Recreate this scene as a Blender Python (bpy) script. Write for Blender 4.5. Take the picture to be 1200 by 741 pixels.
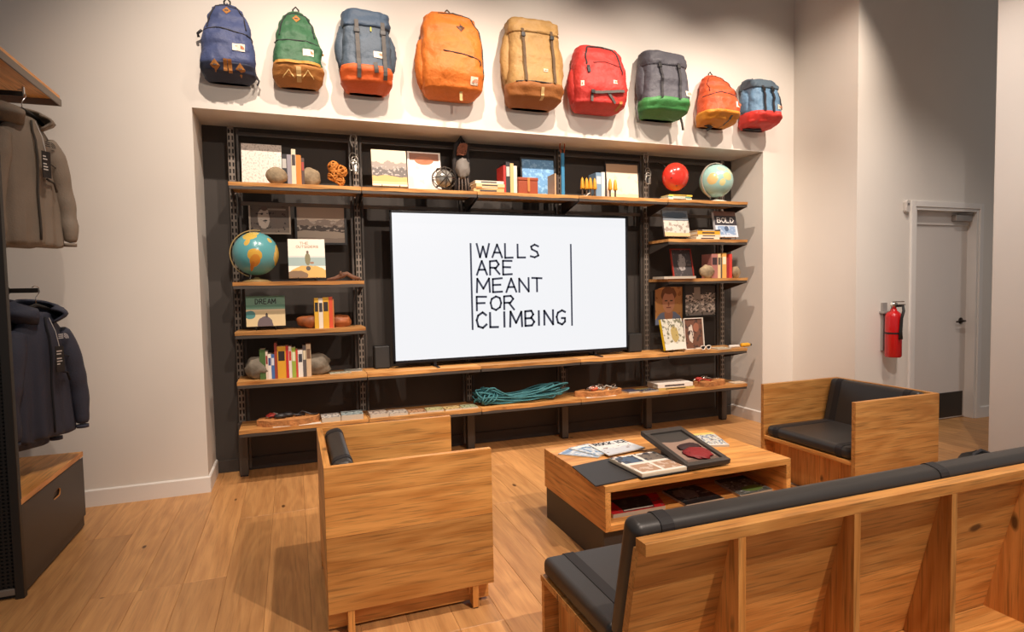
import bpy, math, random
from mathutils import Vector, Matrix, noise

for o in list(bpy.data.objects):
    bpy.data.objects.remove(o)
scene = bpy.context.scene
COL = scene.collection
random.seed(7)

# ------------------------------------------------------------------ camera
FPX = 691.2455
YAW, PITCH, ROLL = math.radians(20.3685), math.radians(-2.9099), math.radians(-1.0722)
CAM = Vector((0.6113, -4.6887, 1.44))
_f = Vector((math.sin(YAW) * math.cos(PITCH), math.cos(YAW) * math.cos(PITCH), math.sin(PITCH)))
_r0 = Vector((math.cos(YAW), -math.sin(YAW), 0))
_u0 = _r0.cross(_f)
_r = math.cos(ROLL) * _r0 + math.sin(ROLL) * _u0
_u = -math.sin(ROLL) * _r0 + math.cos(ROLL) * _u0
cam_data = bpy.data.cameras.new('camera')
cam = bpy.data.objects.new('camera', cam_data)
COL.objects.link(cam)
cam_data.sensor_fit = 'HORIZONTAL'
cam_data.sensor_width = 36.0
cam_data.lens = FPX / 1200 * 36
cam_data.clip_start = 0.05
m = Matrix.Identity(4)
for i in range(3):
    m[i][0] = _r[i]; m[i][1] = _u[i]; m[i][2] = -_f[i]; m[i][3] = CAM[i]
cam.matrix_world = m
scene.camera = cam

def at(px, py, **k):
    """photo pixel -> point on a plane x=, y= or z= of the room"""
    d = _f + _r * ((px - 600) / FPX) - _u * ((py - 370.5) / FPX)
    (a, v), = k.items()
    i = 'xyz'.index(a)
    return CAM + d * ((v - CAM[i]) / d[i])

# ------------------------------------------------------------------ world, lamps, exposure
w = bpy.data.worlds.new('world'); scene.world = w; w.use_nodes = True
w.node_tree.nodes['Background'].inputs[0].default_value = (1.0, 0.96, 0.94, 1)
w.node_tree.nodes['Background'].inputs[1].default_value = 0.22
vs = scene.view_settings
vs.view_transform = 'Standard'; vs.look = 'None'; vs.gamma = 1.0; vs.exposure = 0.2
try: vs.use_curve_mapping = False
except Exception: pass

WARM = (1.0, 0.825, 0.69)
def spot(loc, target, power, angle=50, blend=.7, size=.05, color=WARM):
    l = bpy.data.lights.new('track_lamp', 'SPOT')
    l.energy = power; l.color = color; l.spot_size = math.radians(angle); l.spot_blend = blend
    l.shadow_soft_size = size
    o = bpy.data.objects.new('track_lamp', l); COL.objects.link(o)
    o.location = loc
    o.rotation_euler = (Vector(target) - Vector(loc)).to_track_quat('-Z', 'Y').to_euler()
    return o
# track above the backpacks
for x in (0.45, 1.55, 2.65, 3.75, 4.85):
    spot((x, -1.85, 4.4), (x - .05, 0, 2.3), 235, 76, .9, .025)
# track further back, throwing flatter light into the niche
for x, tx in ((1.6, .7), (2.6, 2.4), (1.4, 4.4)):
    spot((x, -5.6, 4.3), (tx, .3, 1.75), 330, 34, .9, .03)
spot((2.3, -1.85, 4.4), (5.0, .2, 1.3), 260, 40, .8, .025)     # lamp added to brighten the niche's right cheek
# track above the seating
spot((0.4, -2.9, 4.4), (0.5, -0.9, 0.0), 150, 60, .8, .03)
spot((1.9, -2.9, 4.4), (1.8, -1.5, 0.0), 270, 60, .7, .03)
spot((3.6, -2.9, 4.4), (3.2, -1.8, 0.3), 270, 60, .7, .03)
spot((2.8, -5.2, 4.4), (2.3, -3.0, 0.4), 560, 64, .8, .03)
spot((5.0, -3.4, 4.4), (4.6, -1.6, 0.0), 130, 60, .8, .03)
spot((4.6, -2.3, 4.4), (6.7, -.7, .5), 160, 54, 1.0, .03, (1.0, .88, .80))
spot((2.6, -4.2, 4.4), (5.7, -2.0, 1.6), 270, 44, 1.0, .03, (1.0, .92, .88))  # lamp added to brighten the pillar's side, no known fitting

# ------------------------------------------------------------------ materials
MATS = {}
def lin(c):
    return tuple(((v / 255) / 12.92 if v / 255 <= .04045 else ((v / 255 + .055) / 1.055) ** 2.4) for v in c)
def nd(nt, t, **k):
    n = nt.nodes.new(t)
    for a, v in k.items(): setattr(n, a, v)
    return n
def mat(name, rgb, rough=.6, metal=0., bump=0., bscale=200., var=0., vscale=6., emit=0., coat=0., spec=.5, alpha=1., trans=0.):
    if name in MATS: return MATS[name]
    M = bpy.data.materials.new(name); M.use_nodes = True
    nt = M.node_tree; b = nt.nodes['Principled BSDF']
    c = (*lin(rgb), 1)
    b.inputs['Base Color'].default_value = c
    b.inputs['Roughness'].default_value = rough
    b.inputs['Metallic'].default_value = metal
    b.inputs['Specular IOR Level'].default_value = spec
    b.inputs['Coat Weight'].default_value = coat
    if trans: b.inputs['Transmission Weight'].default_value = trans
    if emit:
        b.inputs['Emission Color'].default_value = c; b.inputs['Emission Strength'].default_value = emit
    if bump or var:
        tc = nd(nt, 'ShaderNodeTexCoord')
    if var:
        n = nd(nt, 'ShaderNodeTexNoise'); n.inputs['Scale'].default_value = vscale; n.inputs['Detail'].default_value = 6
        nt.links.new(tc.outputs['Object'], n.inputs['Vector'])
        mr = nd(nt, 'ShaderNodeMapRange'); mr.inputs[1].default_value = .3; mr.inputs[2].default_value = .7
        mr.inputs[3].default_value = 1 - var; mr.inputs[4].default_value = 1 + var
        nt.links.new(n.outputs['Fac'], mr.inputs[0])
        hs = nd(nt, 'ShaderNodeHueSaturation'); hs.inputs['Color'].default_value = c
        nt.links.new(mr.outputs[0], hs.inputs['Value']); nt.links.new(hs.outputs[0], b.inputs['Base Color'])
    if bump:
        n = nd(nt, 'ShaderNodeTexNoise'); n.inputs['Scale'].default_value = bscale; n.inputs['Detail'].default_value = 3
        nt.links.new(tc.outputs['Object'], n.inputs['Vector'])
        bp = nd(nt, 'ShaderNodeBump'); bp.inputs['Strength'].default_value = bump; bp.inputs['Distance'].default_value = .01
        nt.links.new(n.outputs['Fac'], bp.inputs['Height']); nt.links.new(bp.outputs[0], b.inputs['Normal'])
    MATS[name] = M
    return M

def oak(name, axis, light, dark, knot=(60, 34, 16), rough=.45, var=.2, fine=1.0, rings=.6, lines=.58, kn=1.1):
    """oak with the grain along one local axis; tone and figure differ from board to board"""
    if name in MATS: return MATS[name]
    M = bpy.data.materials.new(name); M.use_nodes = True
    nt = M.node_tree; b = nt.nodes['Principled BSDF']; L = nt.links.new
    tc = nd(nt, 'ShaderNodeTexCoord'); oi = nd(nt, 'ShaderNodeObjectInfo')
    off = nd(nt, 'ShaderNodeVectorMath', operation='SCALE'); off.inputs[0].default_value = (13.1, 7.7, 5.3)
    L(oi.outputs['Random'], off.inputs['Scale'])
    add = nd(nt, 'ShaderNodeVectorMath', operation='ADD'); L(tc.outputs['Object'], add.inputs[0]); L(off.outputs[0], add.inputs[1])
    # streaks
    sc = [22 * fine] * 3; sc[axis] = 1.3 * fine
    mp = nd(nt, 'ShaderNodeMapping'); mp.inputs['Scale'].default_value = sc; L(add.outputs[0], mp.inputs[0])
    n1 = nd(nt, 'ShaderNodeTexNoise'); n1.inputs['Scale'].default_value = 1.4; n1.inputs['Detail'].default_value = 8; n1.inputs['Roughness'].default_value = .62
    n1.inputs['Distortion'].default_value = .35; L(mp.outputs[0], n1.inputs['Vector'])
    # cathedral figure
    sc2 = [3.2 * fine] * 3; sc2[axis] = .55 * fine
    mp2 = nd(nt, 'ShaderNodeMapping'); mp2.inputs['Scale'].default_value = sc2; L(add.outputs[0], mp2.inputs[0])
    n2 = nd(nt, 'ShaderNodeTexNoise'); n2.inputs['Scale'].default_value = 1.3; n2.inputs['Detail'].default_value = 2; L(mp2.outputs[0], n2.inputs['Vector'])
    mu = nd(nt, 'ShaderNodeMath', operation='MULTIPLY'); mu.inputs[1].default_value = 60; L(n2.outputs['Fac'], mu.inputs[0])
    sn = nd(nt, 'ShaderNodeMath', operation='SINE'); L(mu.outputs[0], sn.inputs[0])
    # pores
    sc3 = [120 * fine] * 3; sc3[axis] = 5 * fine
    mp3 = nd(nt, 'ShaderNodeMapping'); mp3.inputs['Scale'].default_value = sc3; L(add.outputs[0], mp3.inputs[0])
    n3 = nd(nt, 'ShaderNodeTexNoise'); n3.inputs['Scale'].default_value = 1.0; n3.inputs['Detail'].default_value = 2; L(mp3.outputs[0], n3.inputs['Vector'])
    s1 = nd(nt, 'ShaderNodeMath', operation='MULTIPLY_ADD'); s1.inputs[1].default_value = .16 * rings; L(sn.outputs[0], s1.inputs[0]); L(n1.outputs['Fac'], s1.inputs[2])
    s2 = nd(nt, 'ShaderNodeMath', operation='MULTIPLY_ADD'); s2.inputs[1].default_value = .2; L(n3.outputs['Fac'], s2.inputs[0]); L(s1.outputs[0], s2.inputs[2])
    cr = nd(nt, 'ShaderNodeValToRGB'); L(s2.outputs[0], cr.inputs[0])
    cr.color_ramp.elements[0].position = .38; cr.color_ramp.elements[0].color = (*lin(dark), 1)
    cr.color_ramp.elements[1].position = .80; cr.color_ramp.elements[1].color = (*lin(light), 1)
    gl = nd(nt, 'ShaderNodeMapRange'); gl.inputs[1].default_value = .52; gl.inputs[2].default_value = .70; gl.inputs[3].default_value = 1.0; gl.inputs[4].default_value = lines; L(n3.outputs['Fac'], gl.inputs[0])
    gm = nd(nt, 'ShaderNodeMixRGB', blend_type='MULTIPLY'); gm.inputs[0].default_value = 1.0; L(cr.outputs[0], gm.inputs[1]); L(gl.outputs[0], gm.inputs[2])
    # knots
    sc4 = [3.0] * 3; sc4[axis] = 1.3
    mp4 = nd(nt, 'ShaderNodeMapping'); mp4.inputs['Scale'].default_value = sc4; L(add.outputs[0], mp4.inputs[0])
    vo = nd(nt, 'ShaderNodeTexVoronoi'); vo.inputs['Scale'].default_value = kn; L(mp4.outputs[0], vo.inputs['Vector'])
    nk = nd(nt, 'ShaderNodeTexNoise'); nk.inputs['Scale'].default_value = 9; L(add.outputs[0], nk.inputs['Vector'])
    ka = nd(nt, 'ShaderNodeMath', operation='MULTIPLY_ADD'); ka.inputs[1].default_value = .10; L(nk.outputs['Fac'], ka.inputs[0]); L(vo.outputs['Distance'], ka.inputs[2])
    kr = nd(nt, 'ShaderNodeMapRange'); kr.inputs[1].default_value = .085; kr.inputs[2].default_value = .115; kr.inputs[3].default_value = .85; kr.inputs[4].default_value = 0
    L(ka.outputs[0], kr.inputs[0])
    mx = nd(nt, 'ShaderNodeMixRGB'); mx.inputs[2].default_value = (*lin(knot), 1); L(kr.outputs[0], mx.inputs[0]); L(gm.outputs[0], mx.inputs[1])
    # board tone
    mr = nd(nt, 'ShaderNodeMapRange'); mr.inputs[3].default_value = 1 - var; mr.inputs[4].default_value = 1 + var; L(oi.outputs['Random'], mr.inputs[0])
    hs = nd(nt, 'ShaderNodeHueSaturation'); L(mx.outputs[0], hs.inputs['Color']); L(mr.outputs[0], hs.inputs['Value'])
    L(hs.outputs[0], b.inputs['Base Color'])
    b.inputs['Roughness'].default_value = rough
    bp = nd(nt, 'ShaderNodeBump'); bp.inputs['Strength'].default_value = .12; bp.inputs['Distance'].default_value = .004
    L(s2.outputs[0], bp.inputs['Height']); L(bp.outputs[0], b.inputs['Normal'])
    MATS[name] = M
    return M
OAKL, OAKD = (230, 168, 94), (196, 130, 62)
def OAK(axis): return oak('oak_' + 'xyz'[axis], axis, OAKL, OAKD)
def FLOORM(): return oak('floor_oak', 1, (206, 154, 97), (178, 127, 77), rough=.42, var=.12, fine=1.0, rings=.5, lines=.80, kn=1.5)
def SHELFM(): return oak('shelf_oak', 0, (222, 170, 104), (176, 116, 60))

def picture(name, base, layers, rough=.5):
    """flat print: layers of shapes in the print's own UV space"""
    if name in MATS: return MATS[name]
    M = bpy.data.materials.new(name); M.use_nodes = True
    nt = M.node_tree; b = nt.nodes['Principled BSDF']; L = nt.links.new
    b.inputs['Roughness'].default_value = rough
    tc = nd(nt, 'ShaderNodeTexCoord'); sp = nd(nt, 'ShaderNodeSeparateXYZ'); L(tc.outputs['UV'], sp.inputs[0])
    def math_(op, a, c, d=None):
        n = nd(nt, 'ShaderNodeMath', operation=op)
        for i, v in enumerate((a, c, d)):
            if v is None: continue
            if isinstance(v, (int, float)): n.inputs[i].default_value = v
            else: L(v, n.inputs[i])
        return n.outputs[0]
    def noise_(scale, detail=4, seed=0.):
        mp = nd(nt, 'ShaderNodeMapping'); mp.inputs['Location'].default_value = (seed, seed * .7, 0); L(tc.outputs['UV'], mp.inputs[0])
        n = nd(nt, 'ShaderNodeTexNoise'); n.inputs['Scale'].default_value = scale; n.inputs['Detail'].default_value = detail
        L(mp.outputs[0], n.inputs['Vector']); return n.outputs['Fac']
    U, V = sp.outputs[0], sp.outputs[1]
    cur = nd(nt, 'ShaderNodeRGB'); cur.outputs[0].default_value = (*lin(base), 1); cur = cur.outputs[0]
    for k, (shape, *a) in enumerate(layers):
        rgb = a[-1]; a = a[:-1]
        if shape == 'ell':      # cx cy rx ry [wobble]
            dx = math_('DIVIDE', math_('SUBTRACT', U, a[0]), a[2]); dy = math_('DIVIDE', math_('SUBTRACT', V, a[1]), a[3])
            d = math_('SQRT', math_('ADD', math_('MULTIPLY', dx, dx), math_('MULTIPLY', dy, dy)), 0)
            if len(a) > 4: d = math_('MULTIPLY_ADD', math_('SUBTRACT', noise_(7, 4, k), .5), a[4], d)
            mask = math_('LESS_THAN', d, 1.0)
        elif shape == 'rect':   # x0 x1 y0 y1
            mask = math_('MULTIPLY', math_('MULTIPLY', math_('GREATER_THAN', U, a[0]), math_('LESS_THAN', U, a[1])),
                         math_('MULTIPLY', math_('GREATER_THAN', V, a[2]), math_('LESS_THAN', V, a[3])))
        elif shape == 'below':  # level amplitude scale
            h = math_('MULTIPLY_ADD', math_('SUBTRACT', noise_(a[2], 5, k * 3.1), .5), a[1], V)
            mask = math_('LESS_THAN', h, a[0])
        elif shape == 'noise':  # threshold scale y0 y1
            mask = math_('GREATER_THAN', noise_(a[1], 4, k * 1.7), a[0])
            if len(a) > 2: mask = math_('MULTIPLY', mask, math_('MULTIPLY', math_('GREATER_THAN', V, a[2]), math_('LESS_THAN', V, a[3])))
        mx = nd(nt, 'ShaderNodeMixRGB'); mx.inputs[2].default_value = (*lin(rgb), 1)
        L(mask, mx.inputs[0]); L(cur, mx.inputs[1]); cur = mx.outputs[0]
    L(cur, b.inputs['Base Color'])
    MATS[name] = M
    return M

# ------------------------------------------------------------------ mesh helpers
class MB:
    def __init__(s): s.v = []; s.f = []; s.uv = {}
    def _add(s, vs, fs):
        n = len(s.v); s.v += [tuple(p) for p in vs]; s.f += [tuple(i + n for i in f) for f in fs]
        return n
    def box(s, x0, x1, y0, y1, z0, z1, M=None):
        vs = [Vector(p) for p in ((x0, y0, z0), (x1, y0, z0), (x1, y1, z0), (x0, y1, z0), (x0, y0, z1), (x1, y0, z1), (x1, y1, z1), (x0, y1, z1))]
        if M is not None: vs = [M @ p for p in vs]
        s._add(vs, [(0, 3, 2, 1), (4, 5, 6, 7), (0, 1, 5, 4), (1, 2, 6, 5), (2, 3, 7, 6), (3, 0, 4, 7)]); return s
    def tube(s, pts, r, n=8, closed=False, caps=True):
        pts = [Vector(p) for p in pts]; N = len(pts)
        rs = r if isinstance(r, (list, tuple)) else [r] * N
        rings = []; up = None
        for i, p in enumerate(pts):
            a = pts[(i - 1) % N] if (closed or i > 0) else p
            c = pts[(i + 1) % N] if (closed or i < N - 1) else p
            t = (c - a).normalized() if (c - a).length > 1e-9 else Vector((0, 0, 1))
            if up is None: up = t.orthogonal().normalized()
            up = (up - t * up.dot(t))
            up = up.normalized() if up.length > 1e-6 else t.orthogonal().normalized()
            b = t.cross(up)
            rings.append([p + (up * math.cos(2 * math.pi * k / n) + b * math.sin(2 * math.pi * k / n)) * rs[i] for k in range(n)])
        return s.loft(rings, closed, caps)
    def loft(s, rings, closed=False, caps=True):
        n = len(rings[0]); N = len(rings)
        vs = [p for rg in rings for p in rg]; fs = []
        for i in range(N if closed else N - 1):
            j = (i + 1) % N
            for k in range(n):
                l = (k + 1) % n
                fs.append((i * n + k, i * n + l, j * n + l, j * n + k))
        if caps and not closed:
            fs.append(tuple(reversed(range(n)))); fs.append(tuple((N - 1) * n + k for k in range(n)))
        s._add(vs, fs); return s
    def lathe(s, prof, n=20, M=None, axis=2):
        rings = []
        for r, h in prof:
            rg = []
            for k in range(n):
                a = 2 * math.pi * k / n
                p = Vector((r * math.cos(a), r * math.sin(a), h))
                if axis == 1: p = Vector((p.x, -p.z, p.y))
                if axis == 0: p = Vector((p.z, p.y, -p.x))
                rg.append(M @ p if M is not None else p)
            rings.append(rg)
        return s.loft(rings)
    def ball(s, c, rx, ry, rz, nu=14, nv=9, wob=0., seed=0., ws=3.):
        c = Vector(c); vs = []; fs = []
        for j in range(nv + 1):
            ph = math.pi * j / nv - math.pi / 2
            for i in range(nu):
                th = 2 * math.pi * i / nu
                d = Vector((math.cos(ph) * math.cos(th), math.cos(ph) * math.sin(th), math.sin(ph)))
                k = 1 + (wob * noise.noise(d * ws + Vector((seed, seed * 2, seed * 3))) if wob else 0)
                vs.append(c + Vector((d.x * rx, d.y * ry, d.z * rz)) * k)
        for j in range(nv):
            for i in range(nu):
                k = (i + 1) % nu
                fs.append((j * nu + i, j * nu + k, (j + 1) * nu + k, (j + 1) * nu + i))
        s._add(vs, fs); return s
    def prism(s, poly, a0, a1, axis=1):
        """closed 2-D outline extruded along an axis"""
        def P(u, v, a):
            return (a, u, v) if axis == 0 else (u, a, v) if axis == 1 else (u, v, a)
        n = len(poly)
        vs = [P(u, v, a0) for u, v in poly] + [P(u, v, a1) for u, v in poly]
        fs = [tuple(range(n)), tuple(reversed(range(n, 2 * n)))]
        for k in range(n):
            l = (k + 1) % n; fs.append((k, n + k, n + l, l))
        s._add(vs, fs); return s
    def quad(s, a, b, c, d):
        n = s._add([a, b, c, d], [(0, 1, 2, 3)])
        s.uv[len(s.f) - 1] = ((0, 0), (1, 0), (1, 1), (0, 1)); return s
    def xf(s, M):
        s.v = [tuple(M @ Vector(p)) for p in s.v]; return s
    def obj(s, name, material, parent=None, smooth=False, bevel=0., seg=2, loc=None, rot=None, sub=0):
        me = bpy.data.meshes.new(name); me.from_pydata(s.v, [], s.f)
        if s.uv:
            u = me.uv_layers.new(name='UVMap')
            for p in me.polygons:
                for li, q in zip(p.loop_indices, s.uv.get(p.index, ((0, 0),) * len(p.loop_indices))): u.data[li].uv = q
        me.materials.append(material)
        import bmesh
        if not s.uv:
            bm = bmesh.new(); bm.from_mesh(me); bmesh.ops.recalc_face_normals(bm, faces=bm.faces); bm.to_mesh(me); bm.free()
        if smooth:
            for p in me.polygons: p.use_smooth = True
        o = bpy.data.objects.new(name, me); COL.objects.link(o)
        if parent is not None: o.parent = parent
        if loc is not None: o.location = loc
        if rot is not None: o.rotation_euler = rot
        if bevel:
            md = o.modifiers.new('bevel', 'BEVEL'); md.width = bevel; md.segments = seg; md.limit_method = 'ANGLE'; md.angle_limit = math.radians(40)
            md.harden_normals = False
            for p in me.polygons: p.use_smooth = True
            md2 = o.modifiers.new('wn', 'WEIGHTED_NORMAL')
        if sub:
            md = o.modifiers.new('sub', 'SUBSURF'); md.levels = sub; md.render_levels = sub
        return o
def B(*a): return MB().box(*a)
def tag(o, label, cat=None, group=None, kind=None):
    o['label'] = label
    if cat: o['category'] = cat
    if group: o['group'] = group
    if kind: o['kind'] = kind
    return o
def thing(name, label, cat, loc=(0, 0, 0), rz=0., group=None):
    o = bpy.data.objects.new(name, None); COL.objects.link(o)
    o.location = loc; o.rotation_euler = (0, 0, rz); o.empty_display_size = .05
    return tag(o, label, cat, group)
def struct(o):
    o['kind'] = 'structure'; return o
def rrect(u0, u1, v0, v1, r, n=4):
    pts = []
    for cx, cy, a in ((u1 - r, v0 + r, -90), (u1 - r, v1 - r, 0), (u0 + r, v1 - r, 90), (u0 + r, v0 + r, 180)):
        for k in range(n + 1):
            t = math.radians(a + 90 * k / n); pts.append((cx + r * math.cos(t), cy + r * math.sin(t)))
    return pts
def split(a, b, n, jit=.18, rnd=None):
    rnd = rnd or random
    c = [a] + [a + (b - a) * (k + rnd.uniform(-jit, jit)) / n for k in range(1, n)] + [b]
    return list(zip(c[:-1], c[1:]))

# stroke lettering ------------------------------------------------------
GL = {'A': [[(0, 0), (.5, 1), (1, 0)], [(.18, .35), (.82, .35)]], 'B': [[(0, 0), (0, 1), (.65, 1), (.85, .78), (.6, .54), (0, .52)], [(.6, .54), (.95, .28), (.7, 0), (0, 0)]],
      'C': [[(.95, .85), (.6, 1), (.15, .85), (0, .5), (.15, .12), (.6, 0), (.98, .18)]], 'D': [[(0, 0), (0, 1), (.55, .95), (.95, .5), (.55, .04), (0, 0)]],
      'E': [[(.9, 1), (0, 1), (0, 0), (.9, 0)], [(0, .52), (.75, .52)]], 'F': [[(.9, 1), (0, 1), (0, 0)], [(0, .52), (.75, .52)]],
      'G': [[(.95, .85), (.6, 1), (.15, .85), (0, .5), (.15, .12), (.6, 0), (.92, .15), (.92, .42), (.55, .42)]], 'H': [[(0, 0), (0, 1)], [(1, 0), (1, 1)], [(0, .5), (1, .5)]],
      'I': [[(.3, 0), (.3, 1)]], 'K': [[(0, 0), (0, 1)], [(.9, 1), (0, .45), (.95, 0)]], 'L': [[(0, 1), (0, 0), (.8, 0)]],
      'M': [[(0, 0), (.05, 1), (.5, .25), (.95, 1), (1, 0)]], 'N': [[(0, 0), (0, 1), (.95, 0), (.95, 1)]], 'O': [[(.5, 1), (.12, .85), (0, .5), (.12, .15), (.5, 0), (.88, .15), (1, .5), (.88, .85), (.5, 1)]],
      'R': [[(0, 0), (0, 1), (.65, 1), (.88, .76), (.6, .5), (0, .48)], [(.45, .48), (.95, 0)]], 'S': [[(.9, .88), (.5, 1), (.12, .84), (.2, .6), (.75, .42), (.9, .18), (.5, 0), (.05, .12)]],
      'T': [[(0, 1), (1, 1)], [(.5, 1), (.5, 0)]], 'U': [[(0, 1), (.05, .2), (.45, 0), (.85, .2), (.9, 1)]], 'W': [[(0, 1), (.25, 0), (.5, .8), (.75, 0), (1, 1)]],
      'X': [[(0, 0), (1, 1)], [(0, 1), (1, 0)]], '&': [[(.95, 0), (.2, .75), (.4, 1), (.6, .8), (.05, .3), (.35, 0), (.9, .45)]], ' ': []}
def strokes(mb, text, x, z, h, y, wid=.68, gap=.28, th=.11, jit=0., dirx=1):
    """ribbons facing -y; returns the end x"""
    for ch in text:
        w = h * wid * (.35 if ch == 'I' else 1.25 if ch in 'MW' else .5 if ch == ' ' else 1)
        for st in GL.get(ch.upper(), []):
            P = [Vector((x + u * w, z + v * h + (random.uniform(-jit, jit) * h if jit else 0))) for u, v in st]
            for a, b in zip(P[:-1], P[1:]):
                d = (b - a).normalized(); nrm = Vector((-d.y, d.x)) * h * th * .5; e = d * h * th * .35
                q = [a - e + nrm, a - e - nrm, b + e - nrm, b + e + nrm]
                mb._add([(p.x, y, p.y) for p in q], [(0, 1, 2, 3)])
        x += w + h * gap
    return x
# ================================================================== SETTING
WALL = mat('wall_paint', (226, 220, 211), .85, var=.015, vscale=2)
TRIM = mat('trim_paint', (232, 228, 222), .55)
BLACK = mat('charcoal_paint', (62, 57, 53), .75, var=.05, vscale=3)
NW, NH, ND = 5.048, 2.7255, .457      # niche width, height, depth
YD, XC = -.726, 5.441                 # door wall, return corner
CEIL = 4.9

mb = MB(); mb.box(-3.2, 0, 0, .6, 0, CEIL); mb.box(0, NW, 0, .6, NH, CEIL); mb.box(NW, XC + .3, 0, .6, 0, CEIL)
struct(mb.obj('wall_back', WALL))
niche = struct(B(0, NW, ND, .6, 0, NH).obj('wall_niche', BLACK))
mb = MB(); mb.box(0, NW, ND - .014, ND, 0, .10)
struct(mb.obj('baseboard_niche', BLACK, bevel=.003))
DX0, DX1, DH = 6.19, 7.115, 2.124
mb = MB(); mb.box(XC, DX0, YD, 0, 0, CEIL); mb.box(DX0, DX1, YD, 0, DH, CEIL); mb.box(DX1, 9.6, YD, 0, 0, CEIL)
struct(mb.obj('wall_right', WALL))
struct(B(-3.2, 9.6, -6.5, .6, CEIL, CEIL + .1).obj('ceiling', mat('ceiling_paint', (110, 96, 84), .9)))
# baseboards with a small top chamfer
def baseboard(name, pts, h=.115, t=.014):
    mb = MB()
    for (x0, y0), (x1, y1) in zip(pts[:-1], pts[1:]):
        d = Vector((x1 - x0, y1 - y0)).normalized(); n = Vector((d.y, -d.x)) * t
        prof = [(0, 0), (1, 0), (1, h - .008), (.5, h), (0, h)]
        rings = [[Vector((px + n.x * k, py + n.y * k, z)) for k, z in prof] for px, py in ((x0 - d.x * 0, y0), (x1 + d.x * 0, y1))]
        mb.loft(rings)
    return struct(mb.obj(name, TRIM))
baseboard('baseboard_left', [(-3.2, 0), (.014, 0)]); baseboard('baseboard_jamb_left', [(0, 0), (0, ND - .014)])
baseboard('baseboard_jamb_right', [(NW, ND - .014), (NW, 0)]); baseboard('baseboard_back', [(NW - .014, 0), (XC, 0)])
baseboard('baseboard_return', [(XC, -.014), (XC, YD)])
baseboard('baseboard_right', [(XC - .014, YD), (DX0 - .06, YD)]); baseboard('baseboard_door_side', [(DX1 + .06, YD), (9.6, YD)])
# square pillar beside the seating
struct(B(5.70, 6.5, -2.5, -1.69, 0, CEIL).obj('wall_pillar', WALL, bevel=.006))

# floor: sub floor and oak planks laid at right angles to the wall
floor = struct(B(-3.2, 9.6, -6.5, .457, -.06, -.004).obj('floor', mat('floor_joint', (70, 46, 26), .8)))
PW = .195
plank_me = {}
def plank_mesh(ln):
    if ln in plank_me: return plank_me[ln]
    c, w2, l2 = .0012, PW / 2 - .0004, ln / 2 - .0004
    v = [(-w2, -l2, -.004), (w2, -l2, -.004), (w2, l2, -.004), (-w2, l2, -.004),
         (-w2, -l2, -c), (w2, -l2, -c), (w2, l2, -c), (-w2, l2, -c),
         (-w2 + c, -l2 + c, 0), (w2 - c, -l2 + c, 0), (w2 - c, l2 - c, 0), (-w2 + c, l2 - c, 0)]
    f = [(0, 1, 5, 4), (1, 2, 6, 5), (2, 3, 7, 6), (3, 0, 4, 7), (4, 5, 9, 8), (5, 6, 10, 9), (6, 7, 11, 10), (7, 4, 8, 11), (8, 9, 10, 11)]
    me = bpy.data.meshes.new('plank'); me.from_pydata(v, [], f); me.materials.append(FLOORM()); plank_me[ln] = me
    return me
rp = random.Random(3)
ncol = 0
x = .445 - PW * 14
while x < 7.9:
    y1 = .457; ln_first = rp.choice((.7, 1.1, 1.5, 1.9))
    first = True
    while y1 > -4.6:
        ln = ln_first if first else 2.1
        first = False
        o = bpy.data.objects.new('plank', plank_mesh(ln)); COL.objects.link(o)
        o.parent = floor; o.location = (x + PW / 2, y1 - ln / 2, 0)
        y1 -= ln
    x += PW
far = B(-3.2, 9.6, -6.5, -4.75, -.004, -.001).obj('floor_far', FLOORM(), floor)

# door
DOORM = mat('door_paint', (214, 206, 198), .5)
dr = bpy.data.objects.new('door_1', None); COL.objects.link(dr); dr.location = (DX0, YD, 0); struct(dr)
DWD = DX1 - DX0
fr = MB()
for x0, x1, z0, z1 in ((-.055, 0.0, 0, DH + .055), (DWD, DWD + .055, 0, DH + .055), (0, DWD, DH, DH + .055)):
    fr.box(x0, x1, -.018, .02, z0, z1)
for x0, x1, z0, z1 in ((0, .03, 0, DH), (DWD - .03, DWD, 0, DH), (.03, DWD - .03, DH - .03, DH)):
    fr.box(x0, x1, -.005, .20, z0, z1)
fr.obj('door_frame', TRIM, dr, bevel=.003)
B(.03, DWD - .03, .085, .13, .008, DH - .03).obj('door_leaf', DOORM, dr, bevel=.002)
B(.06, DWD - .06, .081, .085, .02, .275).obj('kick_plate', mat('bronze_plate', (64, 56, 48), .45, .6), dr, bevel=.001)
B(.03, DWD - .03, .07, .085, DH - .16, DH - .03).obj('head_panel', DOORM, dr, bevel=.002)
DKM = mat('bronze_metal', (52, 46, 42), .35, .9)
mb = MB(); mb.lathe([(.0, -.088), (.032, -.088), (.032, -.078), (.014, -.074), (.013, -.035), (0, -.035)], 16, Matrix.Translation((DWD - .11, 0, 1.0)), axis=1)
for v_i in range(len(mb.v)): mb.v[v_i] = (mb.v[v_i][0], -abs(mb.v[v_i][1]) + .165, mb.v[v_i][2])
hd = mb.obj('door_handle', DKM, dr, True)
MB().tube([(DWD - .11, .1 - .055, 1.0), (DWD - .11, .04, 1.0), (DWD - .15, .036, 1.0), (DWD - .235, .04, .996)], [.011, .011, .011, .009], 10).obj('lever', DKM, hd, True)
mb = MB(); mb.box(DWD - .30, DWD - .06, .02, .07, DH - .12, DH - .06); mb.tube([(DWD - .25, .04, DH - .05), (DWD - .1, -.0, DH - .045), (DWD - .05, .05, DH - .04)], .008, 6)
mb.obj('door_closer', mat('closer_grey', (150, 142, 134), .4, .4), dr, bevel=.003)
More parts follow.
